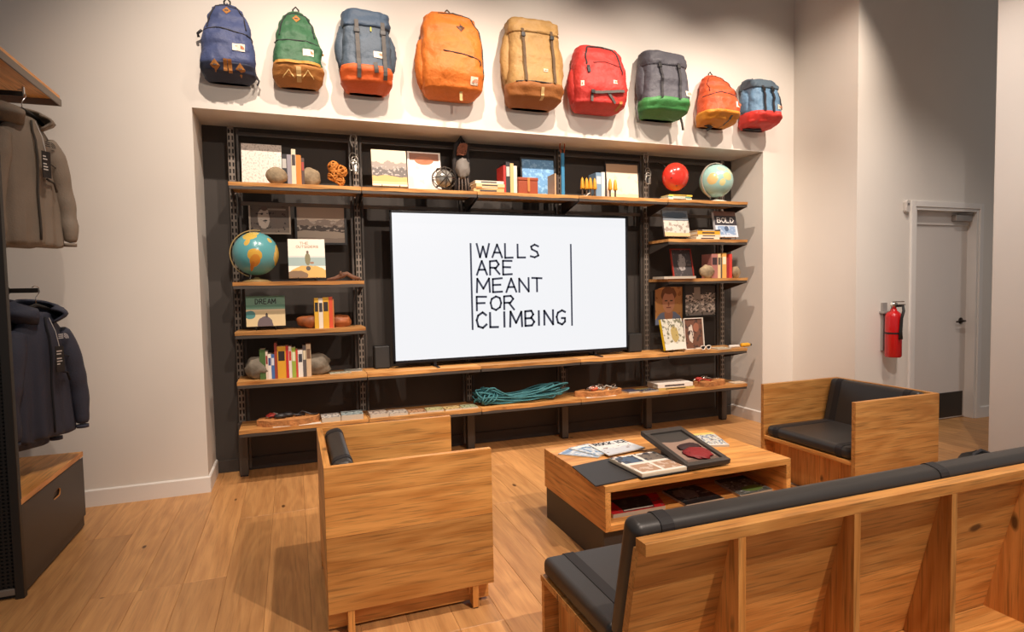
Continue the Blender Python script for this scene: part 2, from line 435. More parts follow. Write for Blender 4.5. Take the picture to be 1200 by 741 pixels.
# small white sensor beside the door
t = thing('wall_sensor', 'small white oval sensor on the wall beside the door frame', 'sensor', (6.06, YD, 2.12))
mb = MB(); mb.prism(rrect(-.028, .028, -.06, .06, .027, 5), -.035, 0); mb.obj('housing', mat('sensor_white', (205, 198, 190), .4), t, bevel=.006)
B(-.012, .012, -.039, -.034, .012, .03).obj('lens', mat('lens_grey', (120, 115, 110), .2), t)

# fire extinguisher
t = thing('fire_extinguisher', 'red fire extinguisher hanging on the wall left of the door', 'fire extinguisher', (5.79, YD, .72))
RED = mat('extinguisher_red', (196, 22, 26), .25, coat=.4)
K = mat('black_plastic', (24, 23, 23), .45)
CH = mat('chrome', (200, 196, 190), .18, 1.0)
Mt = Matrix.Translation((0, -.105, 0))
MB().lathe([(0, 0), (.062, .0), (.069, .012), (.069, .37), (.066, .39), (.052, .41), (.034, .424), (.026, .43), (.026, .445), (0, .445)], 28, Mt).obj('cylinder', RED, t, True)
mb = MB(); mb.lathe([(0, .44), (.022, .44), (.022, .47), (.03, .475), (.03, .5), (0, .505)], 14, Mt); mb.obj('valve', CH, t, True)
mb = MB(); mb.box(-.012, .012, -.19, -.09, .505, .515); mb.box(-.012, .012, -.20, -.09, .478, .488); mb.xf(Matrix.Translation((0, -.105, 0)) @ Matrix.Rotation(math.radians(60), 4, 'Z') @ Matrix.Translation((0, .105, 0)))
mb.obj('lever', CH, t, bevel=.002)
MB().lathe([(0, 0), (.017, 0), (.017, .012), (0, .014)], 12, Matrix.Translation((-.055, -.12, .488)) @ Matrix.Rotation(math.radians(90), 4, 'X')).obj('gauge', mat('gauge_face', (220, 216, 205), .3), t, True)
MB().tube([(.02, -.11, .47), (.03, -.17, .475), (.0, -.20, .43), (-.012, -.19, .36), (-.016, -.186, .24), (-.016, -.186, .17)], [.012, .012, .012, .012, .014, .018], 8).obj('hose', K, t, True)
mb = MB(); rings = []
for k in range(13):
    a = math.radians(-75 + 150 * k / 12 - 62)
    rings.append((Vector((.0875 * math.cos(a), -.105 + .0875 * math.sin(a), 0))))
def arc_patch(a0, a1, z0, z1, r, n=10, cy=-.105):
    mb = MB(); vs = []; fs = []
    for k in range(n + 1):
        a = math.radians(a0 + (a1 - a0) * k / n)
        for z in (z0, z1): vs.append((r * math.cos(a), cy + r * math.sin(a), z))
    for k in range(n): fs.append((2 * k, 2 * k + 2, 2 * k + 3, 2 * k + 1))
    mb._add(vs, fs); return mb
arc_patch(-80, -15, .24, .37, .0702).obj('label', picture('ext_label', (200, 190, 182), [('noise', .55, 14, (110, 80, 78)), ('rect', .1, .9, .78, .92, (120, 40, 40))]), t)
arc_patch(-180, 180, .215, .23, .0715, 30).obj('strap', K, t)
mb = MB(); mb.box(-.03, .03, -.02, 0, .05, .5); mb.box(-.05, .05, -.05, 0, .40, .42); mb.obj('bracket', mat('bracket_grey', (150, 145, 140), .5), t, bevel=.002)
# ================================================================== SEATING
CUSH = mat('dark_vinyl', (52, 50, 49), .42, bump=.05, bscale=300, var=.04)
STRAP = mat('webbing', (34, 32, 34), .7)
EDGE = OAK(0)
def cushion(parent, name, x0, x1, y0, y1, z0, z1, M=None, straps=(), axis=1, r=.03):
    """upholstered pad; straps = positions along axis (0=x, 1=y) of the webbing bands round it"""
    mb = B(x0, x1, y0, y1, z0, z1)
    if M is not None: mb.xf(M)
    c = mb.obj(name, CUSH, parent, bevel=r, seg=5)
    for a in straps:
        mb = MB(); e = .0025
        if axis == 1: mb.prism(rrect(x0 - e, x1 + e, z0 - e, z1 + e, r), a - .022, a + .022, 1)
        else: mb.prism(rrect(y0 - e, y1 + e, z0 - e, z1 + e, r), a - .022, a + .022, 0)
        if M is not None: mb.xf(M)
        mb.obj('strap', STRAP, c)
    return c
def boards(parent, name, x0, x1, y0, y1, z0, z1, grain, across, n, seed):
    """a glued oak panel: n boards side by side along the axis 'across'"""
    rnd = random.Random(seed); out = []
    lo, hi = ((x0, x1), (y0, y1), (z0, z1))[across]
    for a, b in split(lo, hi, n, .2, rnd):
        d = [[x0, x1], [y0, y1], [z0, z1]]; d[across] = [a + .0004, b - .0004]
        out.append(B(*d[0], *d[1], *d[2]).obj(name, OAK(grain), parent, bevel=.0012, seg=1))
    return out
AL, AW, AH = .714, .748, .719         # armchair: front to back, side to side, height
def armchair(label, loc, rz, seed):
    t = thing('armchair', label, 'armchair', loc, rz, 'oak armchairs facing each other')
    th = .028; x0, x1, y0, y1 = -AL / 2, AL / 2, -AW / 2, AW / 2
    for ya, yb in ((y0, y0 + th), (y1 - th, y1)):
        boards(t, 'arm_board', x0 + th if False else x0, x1, ya, yb, .105, AH, 0, 2, 4, seed + int(ya * 100))
    boards(t, 'back_board', x0, x0 + th, y0 + th, y1 - th, .105, AH, 1, 2, 4, seed + 5)
    boards(t, 'seat_board', x0 + th, x1 - .004, y0 + th, y1 - th, .335, .36, 1, 0, 4, seed + 6)
    boards(t, 'front_board', x1 - .11, x1 - .085, y0 + th, y1 - th, .06, .335, 2, 1, 4, seed + 7)
    # plinth frame and fins
    B(x0 + .0, x1 - .008, y0 + .06, y0 + .085, .014, .16).obj('plinth_side', OAK(0), t, bevel=.001)
    B(x0 + .0, x1 - .008, y1 - .085, y1 - .06, .014, .16).obj('plinth_side', OAK(0), t, bevel=.001)
    B(x1 - .06, x1 - .03, y0 + .085, y1 - .085, .014, .06).obj('plinth_front', OAK(1), t, bevel=.001)
    for fx in (x0 + .09, x1 - .085):
        for s in (-1, 1):
            ya, yb = (y0 + .003, y0 + .06) if s < 0 else (y1 - .06, y1 - .003)
            f = B(fx - .014, fx + .014, ya, yb, .006, .105).obj('leg', OAK(2), t, bevel=.001)
            B(fx - .011, fx + .011, ya + .004, yb - .004, 0, .006).obj('glide', K, f)
    # inclined back support and pads
    M = Matrix.Translation((x0 + .036, 0, AH - .02)) @ Matrix.Rotation(math.radians(-14), 4, 'Y')
    mb = B(-.022, 0.0, y0 + th, y1 - th, -.36, -.09); mb.xf(M); mb.obj('back_support', OAK(1), t, bevel=.001)
    cushion(t, 'back_cushion', 0.0, .085, y0 + th + .015, y1 - th - .015, -.345, .012, M, (y0 + .125, y1 - .125))
    cushion(t, 'seat_cushion', x0 + .16, x1 - .008, y0 + th + .012, y1 - th - .012, .36, .435, None, (y0 + .125, y1 - .125))
    return t
armchair('oak armchair in the centre with its plain wooden side towards the camera', ((.705 + 1.418) / 2, -1.843, 0), 0, 10)
armchair('oak armchair at the far right showing its black seat and back cushions', (3.68 + AL / 2, -1.805, 0), math.pi, 60)

# sofa seen from behind
SX0, SX1 = 1.50, 4.10
t = thing('sofa', 'long oak sofa with black cushions, seen from behind', 'sofa', (SX0, -3.32, 0))
SL = SX1 - SX0; th = .028
boards(t, 'top_rail', 0, SL, 0, .052, .683, .72, 0, 1, 1, 4)
def panel_y(z): return .032 + (.70 - z) * .2317      # rear face of the sloping back
FIN = [.014, .334, .80, 1.265, 1.73, 2.196, SL - .014]
for k, fx in enumerate(FIN):
    w = .014
    if k == 0 or k == len(FIN) - 1: continue
    mb = MB(); mb.prism([(0.001, .0), (panel_y(.1) + .0, .0), (panel_y(.1), .1), (panel_y(.683), .683), (0.001, .683)], fx - w, fx + w, 0)
    mb.obj('rear_fin', OAK(2), t, bevel=.001)
for k, fx in ((0, .014), (1, SL - .014)):            # end walls under the seat
    mb = MB(); mb.prism([(panel_y(.0) - .03, 0), (.70, 0), (.70, .262), (panel_y(.262) + .0, .262)], fx + (.05 if k == 0 else -.05) - .012, fx + (.05 if k == 0 else -.05) + .012, 0)
    mb.obj('end_panel', OAK(2), t, bevel=.001)
mb = B(0, SL, .72, .745, 0, .262); mb.obj('front_board', OAK(0), t, bevel=.001)
boards(t, 'bottom_board', .03, SL - .03, .01, panel_y(.1), .075, .1, 0, 1, 2, 7)
# sloping back boards (four, one above the other)
for a, b in split(.1, .683, 4, .2, random.Random(5)):
    mb = MB(); mb.prism([(panel_y(a + .0003), a + .0003), (panel_y(a + .0003) + th, a + .0063), (panel_y(b - .0003) + th, b + .0057), (panel_y(b - .0003), b - .0003)], 0, SL, 0)
    mb.obj('back_board', OAK(0), t, bevel=.0008, seg=1)
boards(t, 'seat_board', 0, SL, panel_y(.275) + .02, .755, .262, .288, 0, 1, 3, 8)
cushion(t, 'seat_cushion', .008, SL - .008, .225, .752, .288, .362, None, (.115, 1.30, SL - .115), 0, .025)
M = Matrix.Translation((0, panel_y(.36) + th, .36)) @ Matrix.Rotation(math.atan(.2317), 4, 'X')
cushion(t, 'back_cushion', .004, SL - .004, .002, .085, -.03, .392, M, (.115, 1.30, SL - .115), 0, .03)

# coffee table
t = thing('coffee_table', 'low oak coffee table with open shelf on a dark base', 'table', (2.04, -2.13, 0))
TL, TD = 1.20, .76
boards(t, 'top_board', 0, TL, 0, TD, .396, .43, 0, 1, 5, 21)
boards(t, 'side_board', 0, .032, 0, TD, .195, .396, 1, 2, 2, 22)
boards(t, 'side_board', TL - .032, TL, 0, TD, .195, .396, 1, 2, 2, 23)
boards(t, 'shelf_board', .032, TL - .032, 0, TD - .02, .195, .225, 0, 1, 5, 24)
B(.032, TL - .032, TD - .02, TD, .195, .396).obj('back_board', mat('dark_laminate', (58, 54, 51), .5), t)
B(.006, TL - .03, .03, TD - .01, 0.0, .195).obj('base', MATS['dark_laminate'], t, bevel=.003)

# black bag lying on the floor behind the sofa
t = thing('bag', 'black bag lying on the floor between far armchair and pillar', 'bag', (5.18, -1.95, 0))
BK = mat('black_nylon', (22, 22, 24), .55, bump=.2, bscale=60)
MB().ball((0, 0, .09), .19, .14, .098, 20, 12, .25, 4).obj('bag_body', BK, t, True)
MB().tube([(-.13, .0, .12), (-.07, .0, .185), (.02, .01, .20), (.1, .0, .17), (.15, 0, .11)], .012, 8).obj('bag_strap', mat('strap_grey', (60, 62, 66), .6), t, True)
# ================================================================== SHELVING
GUN = mat('gunmetal', (126, 116, 106), .5, .2)
GUND = mat('gunmetal_dark', (74, 68, 63), .5, .25)
UX = [.214 + .9175 * k for k in range(6)]
SY0, SY1 = -.065, .30
ZT, Z2, Z3, Z4, Z5 = 2.214, 1.504, 1.146, .786, .432
ZR2, ZR3 = 1.849, 1.479
shv = thing('shelving_frame', 'dark slotted metal uprights and rails carrying the oak shelves in the niche', 'shelving', (UX[0], SY1, 0))
ox = UX[0]
# slotted uprights with real slots
sv, sf = [], []
cols = [-.024, -.0175, -.0065, .0065, .0175, .024]; pitch = .05; zz = .42
while zz < 2.66:
    for r, (a, b) in enumerate(((zz, zz + .017), (zz + .017, zz + .05))):
        for c in range(5):
            if r == 1 and c in (1, 3): continue
            n = len(sv); sv += [(cols[c], 0, a), (cols[c + 1], 0, a), (cols[c + 1], 0, b), (cols[c], 0, b)]; sf.append((n, n + 1, n + 2, n + 3))
    zz += pitch
for k, ux in enumerate(UX):
    mb = MB(); mb._add(sv, sf); mb.box(-.023, -.021, 0, .03, .42, 2.69); mb.box(.021, .023, 0, .03, .42, 2.69); 
    mb.box(-.023, .023, 0, .03, 2.67, 2.69)
    u = mb.obj('upright', GUN, shv, loc=(ux - ox, 0, 0))
    B(-.021, .021, .012, .016, .42, 2.67).obj('slot_shade', mat('mesh_back', (16, 15, 14), .8), u)  # near-black plate stands in for the shade inside the slots
    B(-.032, .032, -.03, .03, .012, .42).obj('leg', GUND, u, bevel=.003)
    B(-.028, .028, -.026, .026, 0, .012).obj('foot_pad', K, u)
    for s in (-1, 1):
        if (k == 0 and s < 0) or (k == 5 and s > 0): continue
        B(s * .043 - .009, s * .043 + .009, .02, .045, .05, 2.68).obj('frame_tube', GUND, u, bevel=.002)
for k in range(5):
    a, b = UX[k] - ox + .052, UX[k + 1] - ox - .052
    for z, m_ in ((2.645, GUND), (2.115, GUN), (.335, GUND)):  # lighter metal on the middle rail paints in the light it catches
        B(a, b, .022, .044, z - .014, z + .014).obj('cross_rail', m_, shv, bevel=.002)
rs = random.Random(11)
TIER = {ZT: 'top shelf board', Z2: 'upper middle shelf board', Z3: 'lower middle shelf board', Z4: 'shelf board level with the base of the screen', Z5: 'bottom shelf board', ZR2: 'upper middle shelf board', ZR3: 'lower middle shelf board'}
BAYN = ['leftmost bay', 'second bay from left', 'middle bay', 'second bay from right', 'rightmost bay']
def shelf(k, z):
    sh = thing('shelf', 'oak %s in the %s' % (TIER[z], BAYN[k]), 'shelf', (UX[k], SY1 - .032, z), 0, 'oak shelves in the niche')
    a, b = .002, UX[k + 1] - UX[k] - .002; z_ = z
    # board with a slightly waney front edge
    N = 22; d = SY1 - .032 - SY0; rings = []
    for i in range(N + 1):
        x = a + (b - a) * i / N
        j = noise.noise(Vector((x * 5 + k * 9, z * 7, 0))) * .006; j2 = noise.noise(Vector((x * 6 + k * 5, z * 3, 4))) * .006
        rings.append([Vector((x, -d + j, 0)), Vector((x, 0, 0)), Vector((x, 0, -.027)), Vector((x, -d + j + .004, -.027 + j2))])
    o = MB().loft(rings).obj('board', SHELFM(), sh)
    B(a + .002, b - .002, -d + .006, -d + .011, -.05, -.026).obj('metal_lip', GUND, sh, bevel=.001)
    for xe in (a + .010, b - .010):
        mb = MB(); mb.prism([(-d + .011, -.027), (0, -.027), (0, -.12), (-.03, -.12), (-d + .011, -.05)], xe - .0015, xe + .0015, 0); mb.obj('bracket', GUND, sh)
    return o
for k in range(5):
    for z in (ZT, Z4, Z5): shelf(k, z)
for z in (Z2, Z3): shelf(0, z)
for z in (ZR2, ZR3): shelf(4, z)

# ================================================================== SCREEN
def lit_screen():
    M = mat('lit_screen', (18, 18, 20), .35); b = M.node_tree.nodes['Principled BSDF']
    b.inputs['Emission Color'].default_value = (*lin((238, 239, 242)), 1); b.inputs['Emission Strength'].default_value = .9
    return M
TX0, TX1, TZ0, TZ1, TY = 1.360, 3.546, .826, 2.064, .10
tv = thing('television', 'large flat screen on the shelf showing a climbing slogan', 'television', ((TX0 + TX1) / 2, TY, Z4))
def tvx(x): return x - (TX0 + TX1) / 2
PB = mat('piano_black', (20, 22, 28), .25)
h0, h1 = TZ0 - Z4, TZ1 - Z4; w2 = (TX1 - TX0) / 2
mb = MB(); bz = .018
for a in ((-w2, w2, h1 - bz, h1), (-w2, w2, h0, h0 + bz * 1.3), (-w2, -w2 + bz, h0, h1), (w2 - bz, w2, h0, h1)): mb.box(a[0], a[1], -.004, .02, a[2], a[3])
mb.obj('bezel', PB, tv, bevel=.002)
B(-w2 + .02, w2 - .02, .012, .05, h0 + .02, h1 - .02).obj('back_case', PB, tv, bevel=.01)
scr = MB().quad((-w2 + bz, .004, h0 + bz * 1.3), (w2 - bz, .004, h0 + bz * 1.3), (w2 - bz, .004, h1 - bz), (-w2 + bz, .004, h1 - bz)).obj('screen', lit_screen(), tv)
for s in (-1, 1):
    mb = MB(); mb.box(s * .75 - .012, s * .75 + .012, -.12, .12, 0, .01); mb.box(s * .75 - .012, s * .75 + .012, 0, .03, .008, h0 + .01); mb.obj('stand_foot', PB, tv, bevel=.002)
INK = mat('screen_ink', (40, 54, 80), .6)
def tvtext(text, px0, px1, py0, py1, jit=.03):
    p0 = at(px0, py1, y=TY); p1 = at(px1, py0 + (py1 - py0) * 0, y=TY)
    h = abs(at(px0, py0, y=TY).z - p0.z); W_ = p1.x - p0.x
    units = sum((.35 if c == 'I' else 1.25 if c in 'MW' else 1) for c in text); gap = .24
    wid = (W_ - h * gap * (len(text) - 1)) / (h * units)
    mb = MB(); random.seed(len(text)); strokes(mb, text, tvx(p0.x), p0.z - Z4, h, .0025, wid, gap, .15, jit)
    return mb.obj('lettering', INK, scr)
tvtext('WALLS', 559, 632, 286, 302); tvtext('ARE', 559, 601, 306, 322); tvtext('MEANT', 559, 635, 327, 343)
tvtext('FOR', 559, 603, 348, 364); tvtext('CLIMBING', 559, 663, 367, 384.5)
for px, a, b in ((551.5, 285, 387), (669, 286, 382)):
    mb = MB()
    p = at(px, a, y=TY); q = at(px + 1, b, y=TY)
    mb._add([(tvx(p.x) - .008, .0025, p.z - Z4), (tvx(p.x) + .008, .0025, p.z - Z4), (tvx(p.x) + .010, .0025, q.z - Z4), (tvx(p.x) - .006, .0025, q.z - Z4)], [(0, 1, 2, 3)])
    mb.obj('bar_line', INK, scr)
# loudspeakers
SPK = mat('speaker_cloth', (44, 43, 42), .8, bump=.3, bscale=500)
for px0, px1, pyt, lab in ((439, 457.5, 406, 'small black loudspeaker on the shelf left of the screen'), (737, 753, 391, 'small black loudspeaker on the shelf right of the screen')):
    a, b = at(px0, 420, y=.15), at(px1, 420, y=.15); zt_ = at((px0 + px1) / 2, pyt, y=.15).z
    t = thing('loudspeaker', lab, 'speaker', ((a.x + b.x) / 2, .21, Z4), 0, 'loudspeakers beside the screen')
    hw = (b.x - a.x) / 2; hh = zt_ - Z4
    B(-hw, hw, -.055, .06, .004, hh).obj('cabinet', K, t, bevel=.006); B(-hw + .006, hw - .006, -.062, -.054, .01, hh - .006).obj('grille', SPK, t, bevel=.003)
    B(-hw + .01, hw - .01, -.05, .05, 0, .004).obj('foot_pad', K, t)

# ================================================================== CLOTHING RACK, BENCH
STEEL = mat('rack_steel', (54, 50, 46), .45, .5)
rk = thing('clothing_rack', 'black metal clothing rack with oak canopy and perforated end panel', 'clothing rack', (-.65, -1.29, 0))
# local x to the left is negative
B(-.018, .018, -.02, .016, 0, 2.62).obj('post', STEEL, rk, bevel=.003)
B(-.69, -.654, -.02, .016, 0, 2.62).obj('post', STEEL, rk, bevel=.003)
B(-.69, -.654, .94, .976, 0, 2.62).obj('post', STEEL, rk, bevel=.003)
B(-.654, -.018, -.016, .012, .02, .05).obj('base_rail', GUN, rk, bevel=.003)
B(-.68, -.662, .016, .94, 2.5, 2.54).obj('top_rail', STEEL, rk, bevel=.003); B(-.68, -.662, .016, .94, 1.44, 1.48).obj('middle_rail', STEEL, rk, bevel=.003)
mb = MB()
for i in range(33): mb.box(-.654 + .0199 * i - .005, -.654 + .0199 * i + .005, -.002, .0, .05, 2.6)
for i in range(140): mb.box(-.654, -.018, -.0025, .0005, .05 + .0183 * i - .0048, .05 + .0183 * i + .0048)
o = mb.obj('perforated_panel', mat('mesh_black', (40, 37, 34), .5, .4), rk); o['kind'] = 'stuff'
B(-.654, -.018, .004, .012, .05, 2.6).obj('panel_backing', mat('mesh_back', (16, 15, 14), .8), rk)
can = boards(rk, 'canopy_board', -.66, -.027, .0, .992, 2.628, 2.652, 1, 0, 4, 31)
mb = MB(); mb.box(-.03, -.022, .0, 1.0, 2.59, 2.630); mb.box(-.66, -.022, .992, 1.0, 2.59, 2.630); mb.obj('canopy_lip', GUN, rk, bevel=.001)
RY = -.80 + 1.29
B(-.68, -.04, RY - .008, RY + .008, 2.495, 2.52).obj('hang_rail', STEEL, rk, bevel=.002)
B(-.68, -.025, RY - .008, RY + .008, 1.452, 1.477).obj('hang_rail', STEEL, rk, bevel=.002)
B(-.045, -.035, RY - .008, RY + .008, 2.51, 2.545).obj('rail_stop', CH, rk, bevel=.002)

bn = thing('bench_cabinet', 'dark drawer bench with oak top under the navy jackets', 'cabinet', (-.633, -.84, 0))
B(-.5, -.012, -.43, .43, .01, .442).obj('body', MATS['dark_laminate'], bn, bevel=.002)
# drawer front with a real oval hand hole
N = 12; hole = []
for cx, a0 in ((.035, -90), (-.035, 90)):
    for k in range(N // 2 + 1):
        a = math.radians(a0 + 180 * k / (N // 2)); hole.append((cx + .022 * math.cos(a), .352 + .022 * math.sin(a)))
y0, y1, z0, z1 = -.44, .436, .014, .438
mb = MB(); n = len(hole)
outer = []
for (hy, hz) in hole:
    d = Vector((hy, hz - .352)); s = min(((y1 if d.x > 0 else -y0) / abs(d.x)) if abs(d.x) > 1e-6 else 1e9, (((z1 - .352) if d.y > 0 else (.352 - z0)) / abs(d.y)) if abs(d.y) > 1e-6 else 1e9)
    outer.append((d.x * s, .352 + d.y * s))
fv = [(0, *p) for p in hole] + [(0, *p) for p in outer] + [(-.018, *p) for p in hole]
ff = []
for k in range(n):
    l = (k + 1) % n; ff += [(k, l, n + l, n + k), (k, 2 * n + k, 2 * n + l, l)]
mb._add(fv, ff)
c0 = [(y1, z1), (y0, z1), (y0, z0), (y1, z0)]
def near(pt): return min(range(n), key=lambda k: (outer[k][0] - pt[0]) ** 2 + (outer[k][1] - pt[1]) ** 2)
# corner fill triangles
for cy, cz in c0:
    cand = [k for k in range(n) if (outer[k][0] - 0) * cy >= 0 and (outer[k][1] - .352) * (cz - .352) >= 0]
    onv = [k for k in cand if abs(outer[k][0] - cy) < 1e-4]; onh = [k for k in cand if abs(outer[k][1] - cz) < 1e-4]
    if onv and onh:
        a = min(onv, key=lambda k: abs(outer[k][1] - cz)); b_ = min(onh, key=lambda k: abs(outer[k][0] - cy))
        mb._add([(0, *outer[a]), (0, cy, cz), (0, *outer[b_])], [(0, 1, 2)])
mb.box(-.012, -.0105, y0, y1, z0, .31)
front = mb.obj('drawer_front', mat('drawer_grey', (64, 58, 53), .5), bn)
rim = MB(); rim.tube([(-.004, hy, hz) for hy, hz in hole], .004, 6, closed=True); rim.obj('hand_hole_rim', OAK(1), front, True)
boards(bn, 'top_board', -.5, .002, -.444, .44, .442, .472, 1, 0, 3, 41)
B(-.5, -.02, -.44, .435, 0, .012).obj('plinth', K, bn)
# ------------------------------------------------------------------ jackets
def hanger(loc, rz, label, group):
    t = thing('clothes_hanger', label, 'hanger', loc, rz, group)      # origin = under the rail
    pts = [(.0, 0, -.085), (0, 0, -.045), (.012, 0, -.03), (.026, 0, -.012), (.02, 0, .012), (0, 0, .0205), (-.018, 0, .012)]
    MB().tube(pts, .0025, 6).obj('hook', CH, t, True)
    mb = MB(); mb.tube([(-.13, 0, -.145), (-.07, 0, -.108), (0, 0, -.085), (.07, 0, -.108), (.13, 0, -.145)], [.008, .011, .012, .011, .008], 8); mb.obj('arms', K, t, True)
    return t
def jacket(loc, rz, label, rgb, name, group, seed, H=.70, logo=True, wid=.84):
    """front faces local -y, origin at the hem centre"""
    t = thing('jacket', label, 'jacket', loc, rz, group)
    FAB = mat('fabric_' + name, rgb, .75, bump=.25, bscale=120, var=.06, vscale=8)
    FABD = mat('fabric_dark_' + name, tuple(int(v * .5) for v in rgb), .8)
    n = 64; prof = [(0, .235, .085), (.02, .242, .09), (.09, .238, .088), (.18, .228, .086), (.28, .22, .088), (.38, .212, .09), (.48, .205, .092), (.55, .19, .09), (.605, .158, .08), (.645, .118, .07), (.675, .09, .062), (.70, .075, .056)]
    rings = []
    for h, w_, d_ in prof:
        rg = []
        for k in range(n):
            a = 2 * math.pi * k / n
            c, s = math.cos(a), math.sin(a)
            fold = (noise.noise(Vector((c * 3.4 + seed, s * 3.4, h * 1.6))) * .034 + noise.noise(Vector((c * 8 + seed, s * 8, h * 3.0))) * .012) * (1.15 - h / .72)
            rg.append(Vector((c * w_ * wid * (1 + fold * 1.2), s * (d_ * .66 + fold), h * H / .70 - (.012 * abs(c) if h < .1 else 0))))
        rings.append(rg)
    MB().loft(rings, caps=True).obj('body', FAB, t, True, sub=1)
    for sgn in (-1, 1):
        pts, rr = [], []
        for k in range(13):
            u = k / 12
            pts.append((sgn * (.135 + .125 * min(1, u * 1.5) ** .7 - .012 * u) * wid, -.01 - .03 * u + .02 * noise.noise(Vector((u * 5, seed, sgn))), (.60 - .575 * u) * H / .70)); rr.append((.046 + .022 * min(1, u * 5) - .032 * u + .012 * noise.noise(Vector((u * 9, sgn * 3, seed)))))
        sl = MB().tube(pts, rr, 14).obj('sleeve', FAB, t, True, sub=1)
        MB().tube([pts[-1], (pts[-1][0], pts[-1][1], pts[-1][2] - .018)], rr[-1] * .86, 14).obj('cuff', FAB, sl, True)
    # hood: open shell behind and round the neck
    vs, fs = [], []; na, nt_ = 22, 7
    for i in range(na + 1):
        a = math.radians(-152 + 304 * i / na)
        for j in range(nt_ + 1):
            u = j / nt_
            r = .08 + .06 * math.sin(math.pi * min(1, u * 1.0)) + .0 * u + .016 * noise.noise(Vector((a * 2, u * 3, seed)))
            z = .635 + (.09 + .07 * math.cos(a * .5)) * u - .03 * u * u
            vs.append((math.sin(a) * r * 1.12, math.cos(a) * r * .85 + .01, z * H / .70))
    for i in range(na):
        for j in range(nt_):
            q = i * (nt_ + 1) + j; fs.append((q, q + 1, q + nt_ + 2, q + nt_ + 1))
    mb = MB(); mb._add(vs, fs); ho = mb.obj('hood', FAB, t, True)
    md = ho.modifiers.new('thick', 'SOLIDIFY'); md.thickness = .012; md.offset = 0
    def fy(z, x=0):
        i = min(range(len(prof)), key=lambda q: abs(prof[q][0] * H / .7 - z)); return -(prof[i][2] * .66 * math.sqrt(max(0, 1 - (x / (prof[i][1] * wid)) ** 2)) + .012)
    MB().tube([(.003 * math.sin(k), fy(.05 + .62 * k / 12) - .0, (.03 + .64 * k / 12) * H / .7) for k in range(13)], .006, 6).obj('zipper', FABD, t, True)
    MB().tube([(.03 + .18 * k / 8, fy(.42, .03 + .18 * k / 8) - .003, .44 + .008 * math.sin(k)) for k in range(9)], .003, 5).obj('seam', FABD, t, True)
    mb = MB(); mb.tube([(.05, fy(.3, .05) - .006, .36), (.10, fy(.3, .1) - .006, .345), (.12, fy(.3, .12) - .004, .30)], .006, 6); mb.obj('pocket_zip', FABD, t, True)
    if logo:
        mb = MB(); zl = .535; xl = .085; y_ = fy(.52, xl) - .012
        for r in (.03, .022, .014):
            for k in range(6):
                a0, a1 = math.radians(k * 15), math.radians((k + 1) * 15)
                mb._add([(xl + (r - .005) * math.cos(a0), y_, zl + (r - .005) * math.sin(a0)), (xl + r * math.cos(a0), y_, zl + r * math.sin(a0)), (xl + r * math.cos(a1), y_, zl + r * math.sin(a1)), (xl + (r - .005) * math.cos(a1), y_, zl + (r - .005) * math.sin(a1))], [(0, 1, 2, 3)])
        for k in range(3): mb.box(xl - .034, xl - .004, y_, y_ + .001, zl + .002 + .01 * k, zl + .008 + .01 * k)
        mb.obj('chest_logo', mat('logo_' + name, (190, 190, 192) if sum(rgb) < 250 else (52, 48, 44), .6), t)
        tg = B(-.005, .045, -.108, -.105, .36, .50).obj('hang_tag', mat('tag_black', (28, 26, 26), .5), t)
        mb = MB(); random.seed(seed)
        for k, z in enumerate((.47, .455, .43, .415, .40)): mb.box(0, .012 + .022 * random.random(), -.1092, -.1082, z, z + .006)
        mb.obj('tag_print', mat('tag_white', (215, 212, 208), .6), tg)
        MB().tube([(.02, -.1065, .50), (.014, -.095, .58), (.004, -.07, .655)], .0018, 5).obj('tag_string', MATS['tag_white'], tg)
    return t
JR = math.radians(62)
for i, lab in enumerate(('grey hooded jacket at the front of the upper rail', 'grey hooded jacket second on the upper rail', 'grey hooded jacket hindmost on the upper rail')):
    x = -.70 - .13 * i
    hanger((x, -.80, 2.512), JR, ('black hanger carrying the front grey jacket', 'black hanger carrying the second grey jacket', 'black hanger carrying the hindmost grey jacket')[i], 'hangers on the rack')
    jacket((x, -.80, 1.705), JR, lab, (136, 124, 110), 'grey', 'grey jackets on the upper rail', 3 + 5 * i, .69, True)
for i, lab in enumerate(('navy hooded jacket at the front of the lower rail', 'navy hooded jacket second on the lower rail', 'navy hooded jacket hindmost on the lower rail')):
    x = -.69 - .13 * i; dz = -.06 * (i > 0)
    hanger((x, -.80, 1.469), JR, ('black hanger carrying the front navy jacket', 'black hanger carrying the second navy jacket', 'black hanger carrying the hindmost navy jacket')[i], 'hangers on the rack')
    jacket((x, -.80, .66 + dz), JR, lab, (58, 62, 78), 'navy', 'navy jackets on the lower rail', 20 + 5 * i, .69 - dz, True)
# ================================================================== THINGS ON THE SHELVES
PAGE = mat('page_paper', (226, 214, 190), .85)
ORD = ['leftmost', 'second', 'third', 'fourth', 'fifth', 'sixth', 'seventh', 'eighth', 'ninth', 'tenth', 'eleventh', 'twelfth', 'thirteenth']
def cmat(rgb): return mat('cover_%d_%d_%d' % tuple(rgb), rgb, .5)
def book_mesh(t, th, d, h, rgb, lean=0., band=None, bandz=(.55, .85)):
    """standing book: spine towards -y, origin at bottom of the left board, thickness along x"""
    M = Matrix.Rotation(lean, 4, 'Y') if lean else Matrix.Identity(4)
    c = .0022 if th > .012 else .0012
    mb = MB(); mb.box(0, c, 0, d, 0, h); mb.box(th - c, th, 0, d, 0, h); mb.box(c, th - c, 0, c, 0, h); mb.xf(M)
    cv = mb.obj('cover', cmat(rgb), t)
    mb = B(c, th - c, c, d - .004, .003, h - .003); mb.xf(M); mb.obj('pages', PAGE, t)
    if band:
        mb = MB()
        mb.box(th * .12, th * .88, -.0008, .0004, h * bandz[0], h * bandz[1]); mb.xf(M); mb.obj('spine_title', cmat(band), cv)
